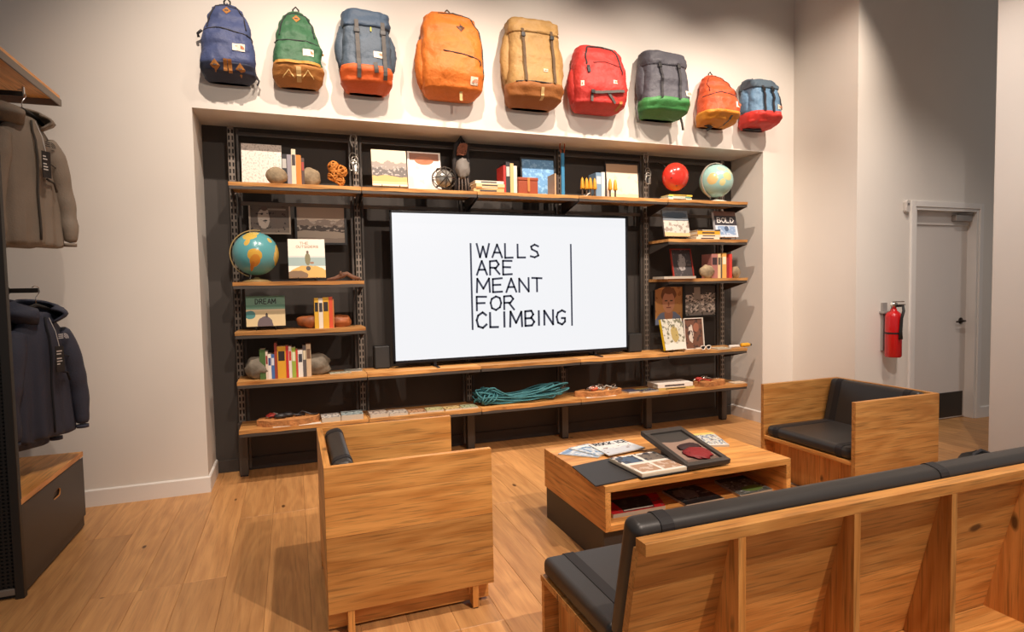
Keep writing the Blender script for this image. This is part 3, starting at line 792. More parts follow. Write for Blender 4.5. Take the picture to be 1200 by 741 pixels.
def book_row(px0, px1, z, y, d, specs, where, group, pyref):
    a, b = at(px0, pyref, y=y).x, at(px1, pyref, y=y).x
    tot = sum(s[2] for s in specs); x = a
    for i, s in enumerate(specs):
        th = (b - a) * s[2] / tot - .0008
        pos = ORD[i] if i < len(specs) - 1 else 'last'
        t = thing('book', '%s book, %s from the left %s' % (s[1], pos, where) if 0 < i < len(specs) - 1 else ('%s book at the %s end %s' % (s[1], 'left' if i == 0 else 'right', where)), 'book', (x, y + (s[4] if len(s) > 4 else 0), z), 0, group)
        book_mesh(t, th, d, s[3], s[0], band=s[5] if len(s) > 5 else None)
        x += th + .0008
def stack(px0, px1, z, y, d, specs, where, group, pyref, jit=.012):
    a, b = at(px0, pyref, y=y).x, at(px1, pyref, y=y).x; r = random.Random(int(px0))
    for i, (rgb, nm, th) in enumerate(specs):
        pos = 'bottom' if i == 0 else 'top' if i == len(specs) - 1 else ORD[i] + ' from the bottom'
        t = thing('book', '%s book lying %s of the stack %s' % (nm, pos, where) if i in (0, len(specs) - 1) else '%s book %s in the stack %s' % (nm, pos, where), 'book', ((a + b) / 2 + r.uniform(-jit, jit), y, z), r.uniform(-.06, .06), group)
        L_ = (b - a) / 2 - (.006 if i else 0); c = .002
        mb = MB(); mb.box(-L_, L_, 0, d, 0, c); mb.box(-L_, L_, 0, d, th - c, th); mb.box(-L_, L_, 0, c, c, th - c); mb.obj('cover', cmat(rgb), t)
        B(-L_ + .003, L_ - .003, c, d - .003, c, th - c).obj('pages', PAGE, t)
        B(-L_ * .6, L_ * .5, -.0008, .0004, th * .3, th * .7).obj('spine_title', cmat((230, 222, 205) if sum(rgb) < 420 else (70, 60, 60)), t)
        z += th + .0003
def easel(x, y, z, w, lab):
    t = thing('book_easel', lab, 'easel', (x, y, z), 0, 'small wire book easels')
    for s in (-1, 1):
        MB().tube([(s * w, -.03, .03), (s * w, -.034, .012), (s * w, -.03, .003), (s * w, .0, .003), (s * w * .9, .06, .003), (s * w * .4, .035, .16)], .0028, 6).obj('wire_leg', STEEL, t, True)
    MB().tube([(-w * .9, .06, .003), (w * .9, .06, .003)], .0028, 6).obj('cross_wire', STEEL, t, True)
    return t
def face_book(label, px0, px1, pyt, z, y, pm, th=.02, tilt=14, pyref=None, spine=(200, 190, 170), pages=True, lift=.02, titles=(), name='book', pybot=None, easel_label=None, yaw=0., cat='book'):
    """book standing cover forwards, leaning back on an easel"""
    pyref = pyref or pyt + 15
    a, b = at(px0, pyref, y=y).x, at(px1, pyref, y=y).x; w_ = (b - a)
    zt_ = at((px0 + px1) / 2, pyt, y=y + .03).z; h = (zt_ - z - lift) / math.cos(math.radians(tilt))
    t = thing(name, label, cat, ((a + b) / 2, y, z + lift), yaw)
    M = Matrix.Rotation(-math.radians(tilt), 4, 'X')
    c = .002
    mb = MB(); mb.box(-w_ / 2, w_ / 2, 0, c, 0, h); mb.box(-w_ / 2, w_ / 2, th - c, th, 0, h); mb.box(-w_ / 2, -w_ / 2 + c, c, th - c, 0, h); mb.xf(M)
    cv = mb.obj('cover', cmat(spine), t)
    B(-w_ / 2 + c, w_ / 2 - .003, c, th - c, .003, h - .003).xf(M).obj('pages', PAGE, t)
    e = .0008
    mb = MB().quad((-w_ / 2, -e, 0), (w_ / 2, -e, 0), (w_ / 2, -e, h), (-w_ / 2, -e, h)); mb.xf(M); mb.obj('cover_print', pm, cv)
    for text, u0, u1, v0, v1, rgb in titles:
        hh = (v1 - v0) * h; W_ = (u1 - u0) * w_
        units = sum((.35 if q == 'I' else 1.25 if q in 'MWmw' else .5 if q == ' ' else 1) for q in text.upper())
        wid = (W_ - hh * .22 * (len(text) - 1)) / (hh * units)
        mb = MB(); strokes(mb, text, -w_ / 2 + u0 * w_, v0 * h, hh, -.0018, wid, .22, .17, .02); mb.xf(M); mb.obj('title_lettering', cmat(rgb), cv)
    if easel_label: easel((a + b) / 2, y, z, min(.07, w_ * .25), easel_label)
    return t
def framed(label, px0, px1, py0, py1, y, pm, fw=.015, frgb=(28, 26, 25), mount=0., tilt=0., z=None, name='picture_frame', cat='picture', glass=.3):
    pm_ = (py0 + py1) / 2
    a, b = at(px0, pm_, y=y).x, at(px1, pm_, y=y).x
    zt_ = at((px0 + px1) / 2, py0, y=y).z; zb = z if z is not None else at((px0 + px1) / 2, py1, y=y).z
    w_, h = b - a, (zt_ - zb) / math.cos(math.radians(tilt))
    t = thing(name, label, cat, ((a + b) / 2, y, zb)); M = Matrix.Rotation(-math.radians(tilt), 4, 'X')
    for x0, x1, z0, z1 in ((-w_ / 2, w_ / 2, h - fw, h), (-w_ / 2, w_ / 2, 0, fw), (-w_ / 2, -w_ / 2 + fw, fw, h - fw), (w_ / 2 - fw, w_ / 2, fw, h - fw)):
        B(x0, x1, -.008, .01, z0, z1).xf(M).obj('frame_bar', mat('frame_%d_%d_%d' % frgb, frgb, .4), t)
    B(-w_ / 2 + .003, w_ / 2 - .003, .003, .012, .003, h - .003).xf(M).obj('backing', mat('frame_mount', (225, 218, 205), .8), t)
    q = fw + mount
    mb = MB().quad((-w_ / 2 + q, .0022, q), (w_ / 2 - q, .0022, q), (w_ / 2 - q, .0022, h - q), (-w_ / 2 + q, .0022, h - q)); mb.xf(M)
    mb.obj('print', pm, t)
    return t
def rock(label, px0, px1, pyt, z, y, dy, m_, seed, wob=.35, name='rock'):
    a, b = at(px0, pyt + 10, y=y).x, at(px1, pyt + 10, y=y).x; h = at((px0 + px1) / 2, pyt, y=y).z - z
    t = MB().ball((0, 0, h * .49), (b - a) / 2, dy, h * .5, 18, 12, wob, seed, 1.6)
    t.v = [(p[0], p[1], max(0.0, p[2])) for p in t.v]
    o = t.obj(name, m_, None, True); o.location = ((a + b) / 2, y, z)
    return tag(o, label, 'rock')

STONE = mat('tan_stone', (150, 132, 104), .8, bump=.5, bscale=40, var=.35, vscale=18)
GSTONE = mat('grey_stone', (120, 112, 98), .8, bump=.5, bscale=30, var=.3, vscale=14)
BROCK = mat('brown_rock', (150, 84, 42), .55, bump=.5, bscale=25, var=.5, vscale=10)

# ---- top shelf, left bay
yT = .03
face_book('pale pebble-print album standing at the far left of the top shelf', 282.5, 330, 169, ZT, .215, picture('pebble_print', (236, 226, 216), [('noise', .56, 22, (205, 192, 182)), ('noise', .64, 30, (228, 214, 204))]), th=.03, tilt=6, lift=0)
rock('round tan stone at the left of the top-shelf books', 311, 337, 196, ZT, -.01, .05, STONE, 1, .12)
book_row(330.5, 357, ZT, 0., .15, [((38, 36, 40), 'black', 6, .225, 0, (190, 186, 180)), ((150, 144, 152), 'grey', 5, .225), ((226, 210, 180), 'cream', 5, .265, 0, (60, 50, 50)), ((214, 128, 40), 'orange', 6, .225), ((84, 62, 54), 'brown', 3.5, .205, 0, (170, 60, 50))], 'between the round stones on the top shelf', 'books between round stones on the top shelf', 205)
rock('round tan stone at the right of the top-shelf books', 350, 376, 196.5, ZT, .06, .05, STONE, 2, .12)
# orange rope bundle
ORG = mat('orange_rope', (196, 122, 44), .7, bump=.3, bscale=250)
c = at(394.5, 197, y=.0); r = random.Random(5)
pts = []
for lobe, (cx_, cy_, cz_, rr) in enumerate(((-.022, .0, .148, .042), (.030, .005, .118, .046), (-.020, -.005, .078, .044), (.014, .0, .046, .040), (-.004, .0, .105, .05))):
    for k in range(70):
        a = k * .52; ax = Matrix.Rotation(k * .19 + lobe, 3, 'Z') @ Matrix.Rotation(1.2 + k * .11, 3, 'X')
        q = ax @ Vector((math.cos(a), math.sin(a), 0)) * rr * r.uniform(.92, 1.05)
        pts.append((cx_ + q.x, cy_ + q.y * .9, max(.0065, cz_ + q.z)))
ro = MB().tube(pts, .0065, 6).obj('rope_bundle', ORG, None, True); ro.location = (c.x, 0.0, ZT); tag(ro, 'knotted bundle of orange cord on the top shelf', 'rope')
# chrome gear hanging on uprights
def carabiner(mb, c, w_, h, r, rot=0.):
    pts = []
    for k in range(16):
        a = 2 * math.pi * k / 16; x = math.copysign(abs(math.cos(a)) ** .7, math.cos(a)) * w_ / 2; z = math.copysign(abs(math.sin(a)) ** .8, math.sin(a)) * h / 2
        x *= 1.15 if z > 0 else .85
        pts.append(Vector(c) + Matrix.Rotation(rot, 4, 'Y') @ Vector((x, 0, z)))
    mb.tube(pts, r, 6, closed=True); return mb
SILV = mat('aluminium_gear', (176, 172, 164), .3, .9)
def gear_rack(px, py, y, label, n, seed, hgt):
    p = at(px, py, y=y); r = random.Random(seed)
    t = thing('climbing_gear', label, 'climbing gear', (p.x, y, p.z))
    carabiner(MB(), (0, 0, -.04), .045, .10, .005).obj('carabiner', SILV, t, True)
    MB().tube([(0, 0, -.085), (.004, -.004, -.13), (0, 0, -.17)], .006, 6).obj('sling', mat('sling_dark', (46, 44, 46), .8), t, True)
    for k in range(n):
        mb = MB(); carabiner(mb, (r.uniform(-.02, .02), -.012 - .008 * k, -.19 - k * hgt + r.uniform(-.01, .01)), .045, .085, .0048, r.uniform(-.5, .5)); mb.obj('carabiner', SILV, t, True)
        mb = MB(); x = r.uniform(-.015, .015); mb.box(x - .012, x + .012, -.02 - .008 * k, -.008 - .008 * k, -.26 - k * hgt * .6, -.2 - k * hgt * .6); mb.obj('cam_lobe', (SILV, CH, mat('gear_dark', (60, 60, 62), .4, .6))[k % 3], t, bevel=.004)
    return t
gear_rack(414, 159, .27, 'chrome carabiners and climbing hardware hanging beside the orange cord bundle', 4, 1, .022)
gear_rack(757, 180, .27, 'silver carabiners and nuts hanging beside the red helmet', 4, 2, .022)

# ---- top shelf, second bay
LAND = picture('cover_mountains', (224, 206, 172), [('below', .66, .25, 5, (150, 138, 128)), ('below', .50, .3, 7, (96, 88, 84)), ('noise', .56, 11, .30, .55, (176, 166, 158)), ('below', .27, .2, 4, (206, 168, 96)), ('below', .12, .05, 3, (222, 196, 140)), ('rect', 0, 1, 0, .05, (228, 214, 190))])
face_book('cream book with a mountain landscape cover on the top shelf', 436, 477, 175.5, ZT, .0, LAND, tilt=10, lift=.025, easel_label='wire easel under the mountain landscape book on the top shelf', spine=(226, 212, 186), titles=[('THE MOUNTAINS', .3, .85, .84, .88, (150, 130, 100))][:0])
face_book('white book standing beside the wire ball on the top shelf', 478, 517, 178.5, ZT, .215, picture('white_cover', (238, 228, 218), [('noise', .6, 5, (226, 208, 198)), ('rect', .06, .94, .80, .97, (150, 92, 60)), ('ell', .5, .80, .28, .10, (176, 104, 62))]), th=.03, tilt=5, lift=0)  # brown top panel: cover motif with the soffit's shade painted into its tone
# wire ball
p0, p1 = at(506, 211, y=-.01), at(534, 211, y=-.01); rb = (p1.x - p0.x) / 2
t = thing('wire_ball', 'open ball of dark metal strips on the top shelf', 'ornament', ((p0.x + p1.x) / 2, -.01 + .0, ZT))
DW = mat('dark_wire', (70, 64, 58), .4, .6)
for k, (ax, ang) in enumerate((('X', 0), ('X', 60), ('X', 120), ('Y', 55), ('Y', 90), ('Y', 130))):
    M = Matrix.Translation((0, 0, rb)) @ Matrix.Rotation(math.radians(ang), 4, ax) @ Matrix.Rotation(k, 4, 'Z')
    MB().tube([M @ Vector(((rb - .004) * math.cos(a * math.pi / 12), (rb - .004) * math.sin(a * math.pi / 12), 0)) for a in range(24)], .004, 6, closed=True).obj('hoop', DW, t, True)
MB().ball((0, 0, rb), rb * .72, rb * .72, rb * .72, 16, 10).obj('glass_core', mat('smoky_glass', (196, 198, 190), .1, .6), t, True)
# dark climbing harness with pouch
p = at(541, 160, y=.2)
t = thing('climbing_harness', 'tall dark climbing harness with cord coil and grey pouch standing on the top shelf', 'climbing gear', (p.x, .205, ZT))
hz = p.z - ZT
DKW = mat('dark_webbing', (34, 30, 30), .8, bump=.3, bscale=90)
MB().tube([(-.04, .03, 0), (-.055, .03, hz * .3), (-.06, .03, hz * .6), (-.045, .03, hz * .85), (0, .03, hz * .985), (.045, .03, hz * .85), (.06, .03, hz * .6), (.055, .03, hz * .3), (.04, .03, 0)], .022, 8).obj('webbing_loop', DKW, t, True)
mb = MB(); mb.box(-.05, .05, .02, .05, hz * .2, hz * .9); mb.obj('back_pad', DKW, t, bevel=.012, seg=3)
r = random.Random(8); pts = [(.036 * math.cos(k * .7) * (1 + .3 * math.sin(k)), -.01 + .012 * math.sin(k * 1.9), hz * .78 + .05 * math.sin(k * .7 + k * .05)) for k in range(70)]
MB().tube(pts, .0042, 5).obj('cord_coil', mat('cord_rust', (150, 92, 66), .7), t, True)
MB().ball((0, -.012, hz * .46), .062, .045, .085, 18, 12, .35, 3).obj('pouch', mat('pouch_grey', (122, 116, 110), .7, bump=.4, bscale=40), t, True)
for s in (-.035, -.01, .018, .04): MB().tube([(s, -.02, hz * .3), (s * 1.1, -.03, hz * .15), (s * 1.2, -.025, .006)], .0065, 6).obj('strap_end', mat('strap_mix', (92, 80, 72), .8), t, True)
# stack and books
stack(557, 592, ZT, -.01, .17, [((196, 176, 120), 'patterned cream', .034), ((206, 134, 66), 'orange', .014), ((222, 200, 150), 'cream', .026), ((236, 226, 206), 'white', .024)], 'beside the red books', 'books in the flat stack on the top shelf', 220)
book_row(590, 606, ZT, .0, .17, [((186, 50, 44), 'red', 3, .235), ((48, 46, 48), 'black and white', 5, .265, 0, (214, 206, 196)), ((222, 190, 130), 'cream', 4, .255), ((236, 228, 214), 'white', 4, .235)], 'beside the leather box', 'upright books beside the leather box', 210)
a, b = at(607.5, 218, y=-.02), at(630.5, 218, y=-.02); zt_ = at(619, 208, y=-.02).z - ZT
t = thing('leather_box', 'small red-brown leather box with tan strap on the top shelf', 'box', ((a.x + b.x) / 2, -.02, ZT)); hw = (b.x - a.x) / 2
LB = mat('leather_red', (158, 70, 36), .5, bump=.2, bscale=80)
B(-hw, hw, 0, .12, 0, zt_ * .8).obj('box_body', LB, t, bevel=.006); B(-hw - .003, hw + .003, -.003, .123, zt_ * .8, zt_).obj('lid', LB, t, bevel=.006)
B(-.008, .014, -.007, -.001, zt_ * .15, zt_).obj('strap', mat('tan_leather', (196, 130, 62), .55), t, bevel=.002)
framed('dark framed blue ice photograph on the top shelf', 611, 652, 184.5, 228, .235, picture('blue_ice', (104, 158, 206), [('noise', .55, 9, (140, 190, 228)), ('noise', .66, 16, (80, 124, 176)), ('below', .1, .2, 6, (196, 222, 238))]), .014, tilt=5, z=ZT)
for k, (rgb, nm) in enumerate((((190, 158, 120), 'tan'), ((72, 60, 56), 'dark brown'))):
    x = at(650 + 2.6 * k, 215, y=.0).x
    t = thing('book', 'thin %s book standing right of the blue photograph' % nm, 'book', (x, 0, ZT), 0, 'thin books right of the blue photograph'); book_mesh(t, .014, .15, .19 - .01 * k, rgb)
p = at(659, 173, y=.24)
t = thing('nylon_sling', 'blue nylon sling with an orange carabiner hung in front of the upright', 'climbing gear', (p.x, .24, p.z + .05)); hz = p.z + .05 - ZT
B(-.016, .016, -.008, .006, -hz + .03, -.10).obj('webbing', mat('blue_webbing', (52, 128, 170), .7), t, bevel=.003)
carabiner(MB(), (0, 0, -.055), .045, .11, .005).obj('carabiner', mat('orange_anodised', (186, 84, 40), .3, .6), t, True)
mb = MB(); mb.loft([[Vector((x, -.27, z)), Vector((x, -.15, z)), Vector((x, -.15, z + .004)), Vector((x, -.27, z + .004))] for x, z in ((.0, -hz), (.05, -hz), (.10, -hz + .004), (.135, -hz + .03))]); o = mb.obj('tag_card', mat('card_white', (235, 228, 216), .7), None)
o.location = t.location; tag(o, 'curled white card on the top shelf below the blue sling', 'card')
# yellow pegs
YEL = mat('peg_yellow', (218, 158, 42), .5); 
def peg(px, k, h=.115, y=-.02):
    x = at(px, 225, y=y).x
    t = thing('tent_peg', '', 'peg', (x, y, ZT), 0, 'yellow-topped pegs standing in two clusters on the top shelf')
    MB().lathe([(0, .0), (.008, .0), (.008, .085), (0, .085)], 8).obj('shaft', mat('peg_shaft', (72, 52, 36), .6), t)
    MB().lathe([(.017, .065), (.020, .072), (.015, .125), (.011, .15), (.0, .168)], 10).obj('grip', YEL, t, True)
    return t
names = ['leftmost yellow peg of the larger peg cluster', 'second yellow peg from the left in the larger peg cluster', 'middle yellow peg of the larger peg cluster', 'rightmost yellow peg of the larger peg cluster', 'left yellow peg of the small cluster before the framed print', 'right yellow peg of the small cluster before the framed print']
for k, px in enumerate((682.5, 687.5, 692.0, 697, 715.0, 721)): peg(px, k, y=-.025 + .012 * (k % 2))['label'] = names[k]
book_row(698.5, 715, ZT, .03, .14, [((120, 150, 176), 'blue mountain', 7, .225, 0, (205, 210, 212)), ((240, 234, 222), 'white', 4, .23), ((60, 56, 58), 'dark', 2.5, .17), ((238, 230, 216), 'small white', 4, .17)], 'behind the yellow pegs', 'books behind the yellow pegs', 215)
framed('dark framed cream print on the top shelf', 710, 750, 190.5, 232, .235, picture('cream_print', (228, 214, 192), [('noise', .6, 5, (206, 208, 176)), ('below', .2, .15, 5, (216, 204, 160)), ('rect', 0, 1, .78, 1, (176, 148, 120))]), .012, tilt=4, z=ZT)  # brown band across the print's top is the soffit shadow, painted in
# ---- top shelf, last bay
stack(783, 811, ZT, -.02, .14, [((236, 228, 210), 'white', .022), ((96, 150, 140), 'teal', .014), ((226, 190, 70), 'yellow', .014)], 'under the red helmet', 'books under the red helmet', 230)
p = at(791, 207.5, y=.10)
t = thing('climbing_helmet', 'red climbing helmet hung on a black strap above the books', 'helmet', (p.x, .10, p.z))
rh = .124
M = Matrix.Rotation(math.radians(96), 4, 'X') @ Matrix.Rotation(math.radians(10), 4, 'Z')
rings = []
for j in range(11):
    ph = math.radians(2 + 96 * j / 10); rr = math.sin(ph) * rh; zz = math.cos(ph) * rh * .85
    rings.append([M @ Vector((rr * 1.12 * math.cos(a * math.pi / 14), rr * 1.08 * math.sin(a * math.pi / 14), zz)) for a in range(28)])
mb = MB(); mb.loft(rings, caps=True)
mb.obj('shell', mat('helmet_red', (190, 48, 36), .22, coat=.5), t, True)
M2 = M
mb = MB()
for k in range(6):
    a = math.radians(60 * k); d = M @ Vector((math.sin(.75) * math.cos(a) * rh * 1.13, math.sin(.75) * math.sin(a) * rh * 1.09, math.cos(.75) * rh * .86)); mb = MB().ball(d, .006, .006, .006, 8, 6); mb.obj('vent', mat('vent_dark', (70, 16, 14), .5), t, True)
MB().tube([(-.05, .03, .06), (-.07, .08, .12), (-.075, .16, .16), (-.07, .19, .165)], .008, 6).obj('chin_strap', K, t, True)
MB().tube([(-.09, .05, .03), (-.105, .06, -.02), (-.1, .08, -.06)], .007, 6).obj('buckle_strap', K, t, True)

def globe(cx, y, z, R_, tilt, label, ocean, lands, ring_rgb, base_rgb, seed, foot=.11):
    t = thing('globe', label, 'globe', (cx, y, z))
    base_h = .035; cz = foot * .55 + R_ + base_h * .3
    MB().lathe([(0, 0), (R_ * .62, 0), (R_ * .62, .006), (R_ * .45, .016), (R_ * .14, .026), (.012, .036), (.010, cz - R_ - .012), (0, cz - R_ - .012)], 24).obj('base', mat('globe_base_%d' % seed, base_rgb, .5), t, True)
    nu, nv = 48, 28; vs = []; fs = []; mb = MB(); Mr = Matrix.Translation((0, 0, cz)) @ Matrix.Rotation(math.radians(tilt), 4, 'Y')
    for j in range(nv + 1):
        for i in range(nu + 1):
            th = -math.pi / 2 + 2 * math.pi * (i / nu - .5); ph = math.pi * (j / nv - .5)
            vs.append(Mr @ (Vector((math.cos(ph) * math.cos(th), math.cos(ph) * math.sin(th), math.sin(ph))) * R_))
    for j in range(nv):
        for i in range(nu):
            a = j * (nu + 1) + i; fs.append((a, a + 1, a + nu + 2, a + nu + 1)); mb.uv[len(fs) - 1] = ((i / nu, j / nv), ((i + 1) / nu, j / nv), ((i + 1) / nu, (j + 1) / nv), (i / nu, (j + 1) / nv))
    mb._add(vs, fs)
    mb.obj('sphere', picture('globe_map_%d' % seed, ocean, lands, .25), t, True)
    arc = [Mr @ (Vector((math.sin(a), 0, math.cos(a))) * (R_ + .014)) for a in [math.radians(-2 - 9.2 * k) for k in range(20)]]
    rings = []
    for p_ in arc:
        d = (p_ - Vector((0, 0, cz))).normalized(); rings.append([p_ + d * .003 + Vector((0, .011, 0)), p_ + d * .003 - Vector((0, .011, 0)), p_ - d * .003 - Vector((0, .011, 0)), p_ - d * .003 + Vector((0, .011, 0))])
    MB().loft(rings).obj('meridian', mat('meridian_%d' % seed, ring_rgb, .35, .4), t)
    ax = Mr @ Vector((0, 0, R_ + .03)); ax2 = Mr @ Vector((0, 0, -R_ - .03)); c_ = Vector((0, 0, cz))
    MB().tube([ax, Mr @ Vector((0, 0, R_ - .004))], .004, 8).obj('axis_pin', CH, t); MB().tube([ax2, Mr @ Vector((0, 0, -R_ + .004))], .004, 8).obj('axis_pin', CH, t)
p = at(840, 210, y=.03)
globe(p.x, .04, ZT, .158, 22, 'pale globe on a stand at the right end of the top shelf', (150, 190, 184), [('ell', .5, .55, .05, .09, .8, (196, 192, 134)), ('ell', .47, .40, .03, .07, 1.2, (204, 196, 140)), ('ell', .54, .7, .06, .05, 1.4, (184, 200, 166)), ('ell', .42, .66, .04, .05, 1.4, (188, 198, 160)), ('ell', .36, .40, .05, .12, .9, (204, 178, 120))], (196, 190, 176), (214, 206, 190), 1, .07)

# ---- left bay, second shelf
BW = lambda n, b, l: picture(n, b, l)
framed('pale framed sepia climbing photograph hung in the left bay', 291.5, 340.5, 238, 274.5, .335, BW('sepia_climber', (120, 106, 96), [('ell', .34, .5, .16, .36, .5, (222, 206, 190)), ('ell', .36, .86, .08, .09, (120, 96, 84)), ('below', .15, .3, 5, (150, 136, 122)), ('rect', .45, .92, .80, .86, (180, 168, 154)), ('noise', .62, 8, (62, 54, 50))]), .012, (206, 190, 170))
framed('dark framed sepia mountain photograph hung in the left bay', 345.5, 406, 240, 287, .335, BW('sepia_mountains', (214, 198, 178), [('below', .62, .35, 4, (158, 142, 128)), ('below', .46, .3, 6, (88, 76, 68)), ('noise', .58, 10, .3, .6, (196, 182, 166)), ('below', .32, .2, 3, (190, 176, 158)), ('below', .14, .1, 4, (166, 150, 134))]), .016, (30, 27, 26))
AM = [('ell', .40, .76, .075, .10, .7, (206, 176, 84)), ('ell', .345, .86, .08, .07, .9, (210, 186, 100)), ('ell', .44, .86, .05, .06, .9, (214, 190, 110)), ('ell', .425, .63, .02, .06, .6, (208, 172, 84)), ('ell', .505, .47, .05, .09, .5, (208, 164, 66)), ('ell', .515, .38, .036, .10, .4, (200, 134, 52)), ('ell', .505, .28, .018, .10, .4, (196, 122, 48)), ('ell', .62, .76, .03, .05, .8, (208, 180, 96)), ('ell', .72, .55, .07, .16, .7, (206, 170, 80))]
p = at(299.5, 296, y=.02)
globe(p.x, .04, Z2, .158, 14, 'blue globe showing the Americas on the left middle shelf', (92, 160, 166), AM, (190, 160, 104), (140, 120, 78), 2, .07)
face_book('white book with a seated climber on the cover in the left bay', 337.5, 381, 280, Z2, .0, picture('climber_cover', (232, 226, 212), [('rect', 0, 1, .30, .52, (150, 172, 170)), ('rect', 0, 1, .52, .56, (200, 206, 200)), ('ell', .55, .04, .55, .27, .3, (210, 166, 84)), ('ell', .22, .06, .3, .12, .4, (120, 92, 60)), ('ell', .52, .48, .075, .16, .3, (118, 112, 76)), ('ell', .52, .66, .035, .04, (92, 70, 52)), ('ell', .53, .24, .06, .06, .4, (70, 62, 52)), ('ell', .63, .38, .06, .03, (150, 110, 80))]), tilt=12, lift=.028, spine=(224, 214, 196), easel_label='wire easel under the seated climber book', titles=[('THE', .32, .55, .86, .92, (170, 130, 96)), ('OUTSIDERS', .22, .82, .77, .83, (170, 130, 96))])
# driftwood
mb = MB(); pts = [(-.12, 0, .012), (-.06, .01, .02), (0, 0, .045), (.03, -.01, .055), (.07, .0, .03), (.13, .01, .014)]; mb.tube(pts, [.008, .014, .022, .016, .016, .01], 8)
mb2 = MB(); mb2.tube([(0, 0, .03), (-.02, -.02, .06), (-.015, -.02, .075)], [.012, .01, .005], 7)
p = at(402, 325, y=.05); t = thing('driftwood', 'gnarled brown driftwood piece beside the seated climber book', 'driftwood', (p.x, .05, Z2))
DRF = mat('driftwood', (112, 78, 60), .8, bump=.5, bscale=60, var=.3, vscale=20); mb.obj('trunk', DRF, t, True); mb2.obj('branch', DRF, t, True)
# ---- left bay, third shelf
face_book('green and cream boulder-cover book in the left bay', 288, 334, 347, Z3, .05, picture('boulder_cover', (214, 194, 150), [('rect', 0, 1, .5, 1, (120, 164, 140)), ('rect', 0, 1, .62, .70, (92, 140, 116)), ('rect', 0, 1, .5, .56, (226, 204, 164)), ('ell', .10, .38, .14, .14, .4, (74, 132, 130)), ('ell', .48, .05, .2, .28, .3, (104, 92, 96)), ('ell', .52, .36, .03, .08, (70, 62, 62))]), th=.03, tilt=6, lift=.03, spine=(150, 140, 120), easel_label='wire easel under the green boulder-cover book', titles=[('DREAM', .24, .76, .74, .9, (28, 28, 30))])
rock('brown polished rock left of the yellow books', 349.5, 380, 368, Z3, .08, .05, BROCK, 5, .35)
rock('brown polished rock right of the yellow books', 380, 413.5, 369, Z3, .11, .05, BROCK, 6, .35)
book_row(368.5, 391.5, Z3, -.0, .15, [((214, 168, 50), 'yellow and black', 5, .232, 0, (40, 38, 38)), ((226, 216, 200), 'white spined', 5, .228, 0, (60, 56, 60)), ((216, 164, 44), 'yellow', 7, .235, 0, (48, 42, 38)), ((206, 80, 48), 'orange-red', 4.5, .238), ((190, 118, 60), 'tan', 1.5, .22)], 'between the brown rocks', 'books between the brown rocks', 365)
# ---- left bay, fourth shelf
rock('grey boulder left of the long book row', 287, 318, 417, Z4, .06, .075, GSTONE, 7, .3)
rock('grey boulder right of the long book row', 352, 388.5, 414.5, Z4, .09, .075, GSTONE, 8, .3)
book_row(304.5, 365, Z4, -.0, .15, [((74, 104, 52), 'green', 6.5, .222), ((222, 204, 186), 'thin cream', 2.6, .205, 0, (150, 50, 50)), ((232, 226, 216), 'white', 3.6, .185, 0, (60, 80, 130)), ((70, 110, 170), 'blue', 3.6, .183, 0, (220, 222, 226)), ((150, 60, 44), 'brown-red', 3.2, .265), ((216, 160, 44), 'yellow', 9.5, .238, 0, (40, 34, 30)), ((190, 48, 46), 'red', 3.2, .24), ((228, 218, 206), 'white and red', 3.4, .235, 0, (190, 60, 50)), ((150, 172, 66), 'lime green', 4.6, .225, 0, (220, 220, 190)), ((198, 70, 56), 'slim red', 2.4, .21), ((226, 222, 214), 'white and grey', 5.5, .205, 0, (60, 62, 70)), ((92, 86, 86), 'dark grey', 4, .235, 0, (214, 200, 170)), ((204, 178, 146), 'tan', 5.5, .245, 0, (110, 84, 66))], 'in the long row', 'books in the long row between grey boulders', 430)
def flat(name, label, cat, corners, z, pm, th=.004, group=None, edge=(186, 176, 160)):
    """thin printed thing lying flat: corners in world xy, near-left, near-right, far-right, far-left"""
    P = [Vector((c_[0], c_[1], 0)) for c_ in corners]; cen = sum(P, Vector()) / 4
    t = thing(name, label, cat, (cen.x, cen.y, z), 0, group); P = [p_ - cen for p_ in P]
    mb = MB(); mb._add([(p_.x, p_.y, 0) for p_ in P] + [(p_.x, p_.y, th) for p_ in P], [(0, 3, 2, 1), (0, 1, 5, 4), (1, 2, 6, 5), (2, 3, 7, 6), (3, 0, 4, 7), (4, 5, 6, 7)]); mb.obj('pages', cmat(edge), t)
    mb = MB().quad(*[Vector((p_.x, p_.y, th + .0006)) for p_ in P]); mb.obj('cover_print', pm, t)
    return t
def rect4(cx, cy, w_, d, a=0.):
    c_, s = math.cos(a), math.sin(a)
    return [(cx + x * c_ - y * s, cy + x * s + y * c_) for x, y in ((-w_ / 2, -d / 2), (w_ / 2, -d / 2), (w_ / 2, d / 2), (-w_ / 2, d / 2))]
MAG = lambda k, base, a, b_: picture('mag_print_%d' % k, base, [('noise', .52, 6, a), ('noise', .60, 11, b_), ('rect', .05, .95, .82, .95, b_)])
p = at(398, 437, z=Z4); flat('leaflet', 'pale green leaflet on the shelf right of the grey boulder', 'leaflet', rect4(p.x, p.y, .16, .11, .1), Z4, MAG(1, (186, 184, 160), (120, 130, 110), (214, 210, 190)), .004)
p = at(414, 434.5, z=Z4); flat('leaflet', 'grey patterned leaflet on the shelf left of the loudspeaker', 'leaflet', rect4(p.x, p.y, .14, .12, -.1), Z4, MAG(2, (160, 158, 146), (92, 96, 92), (206, 200, 186)), .006)
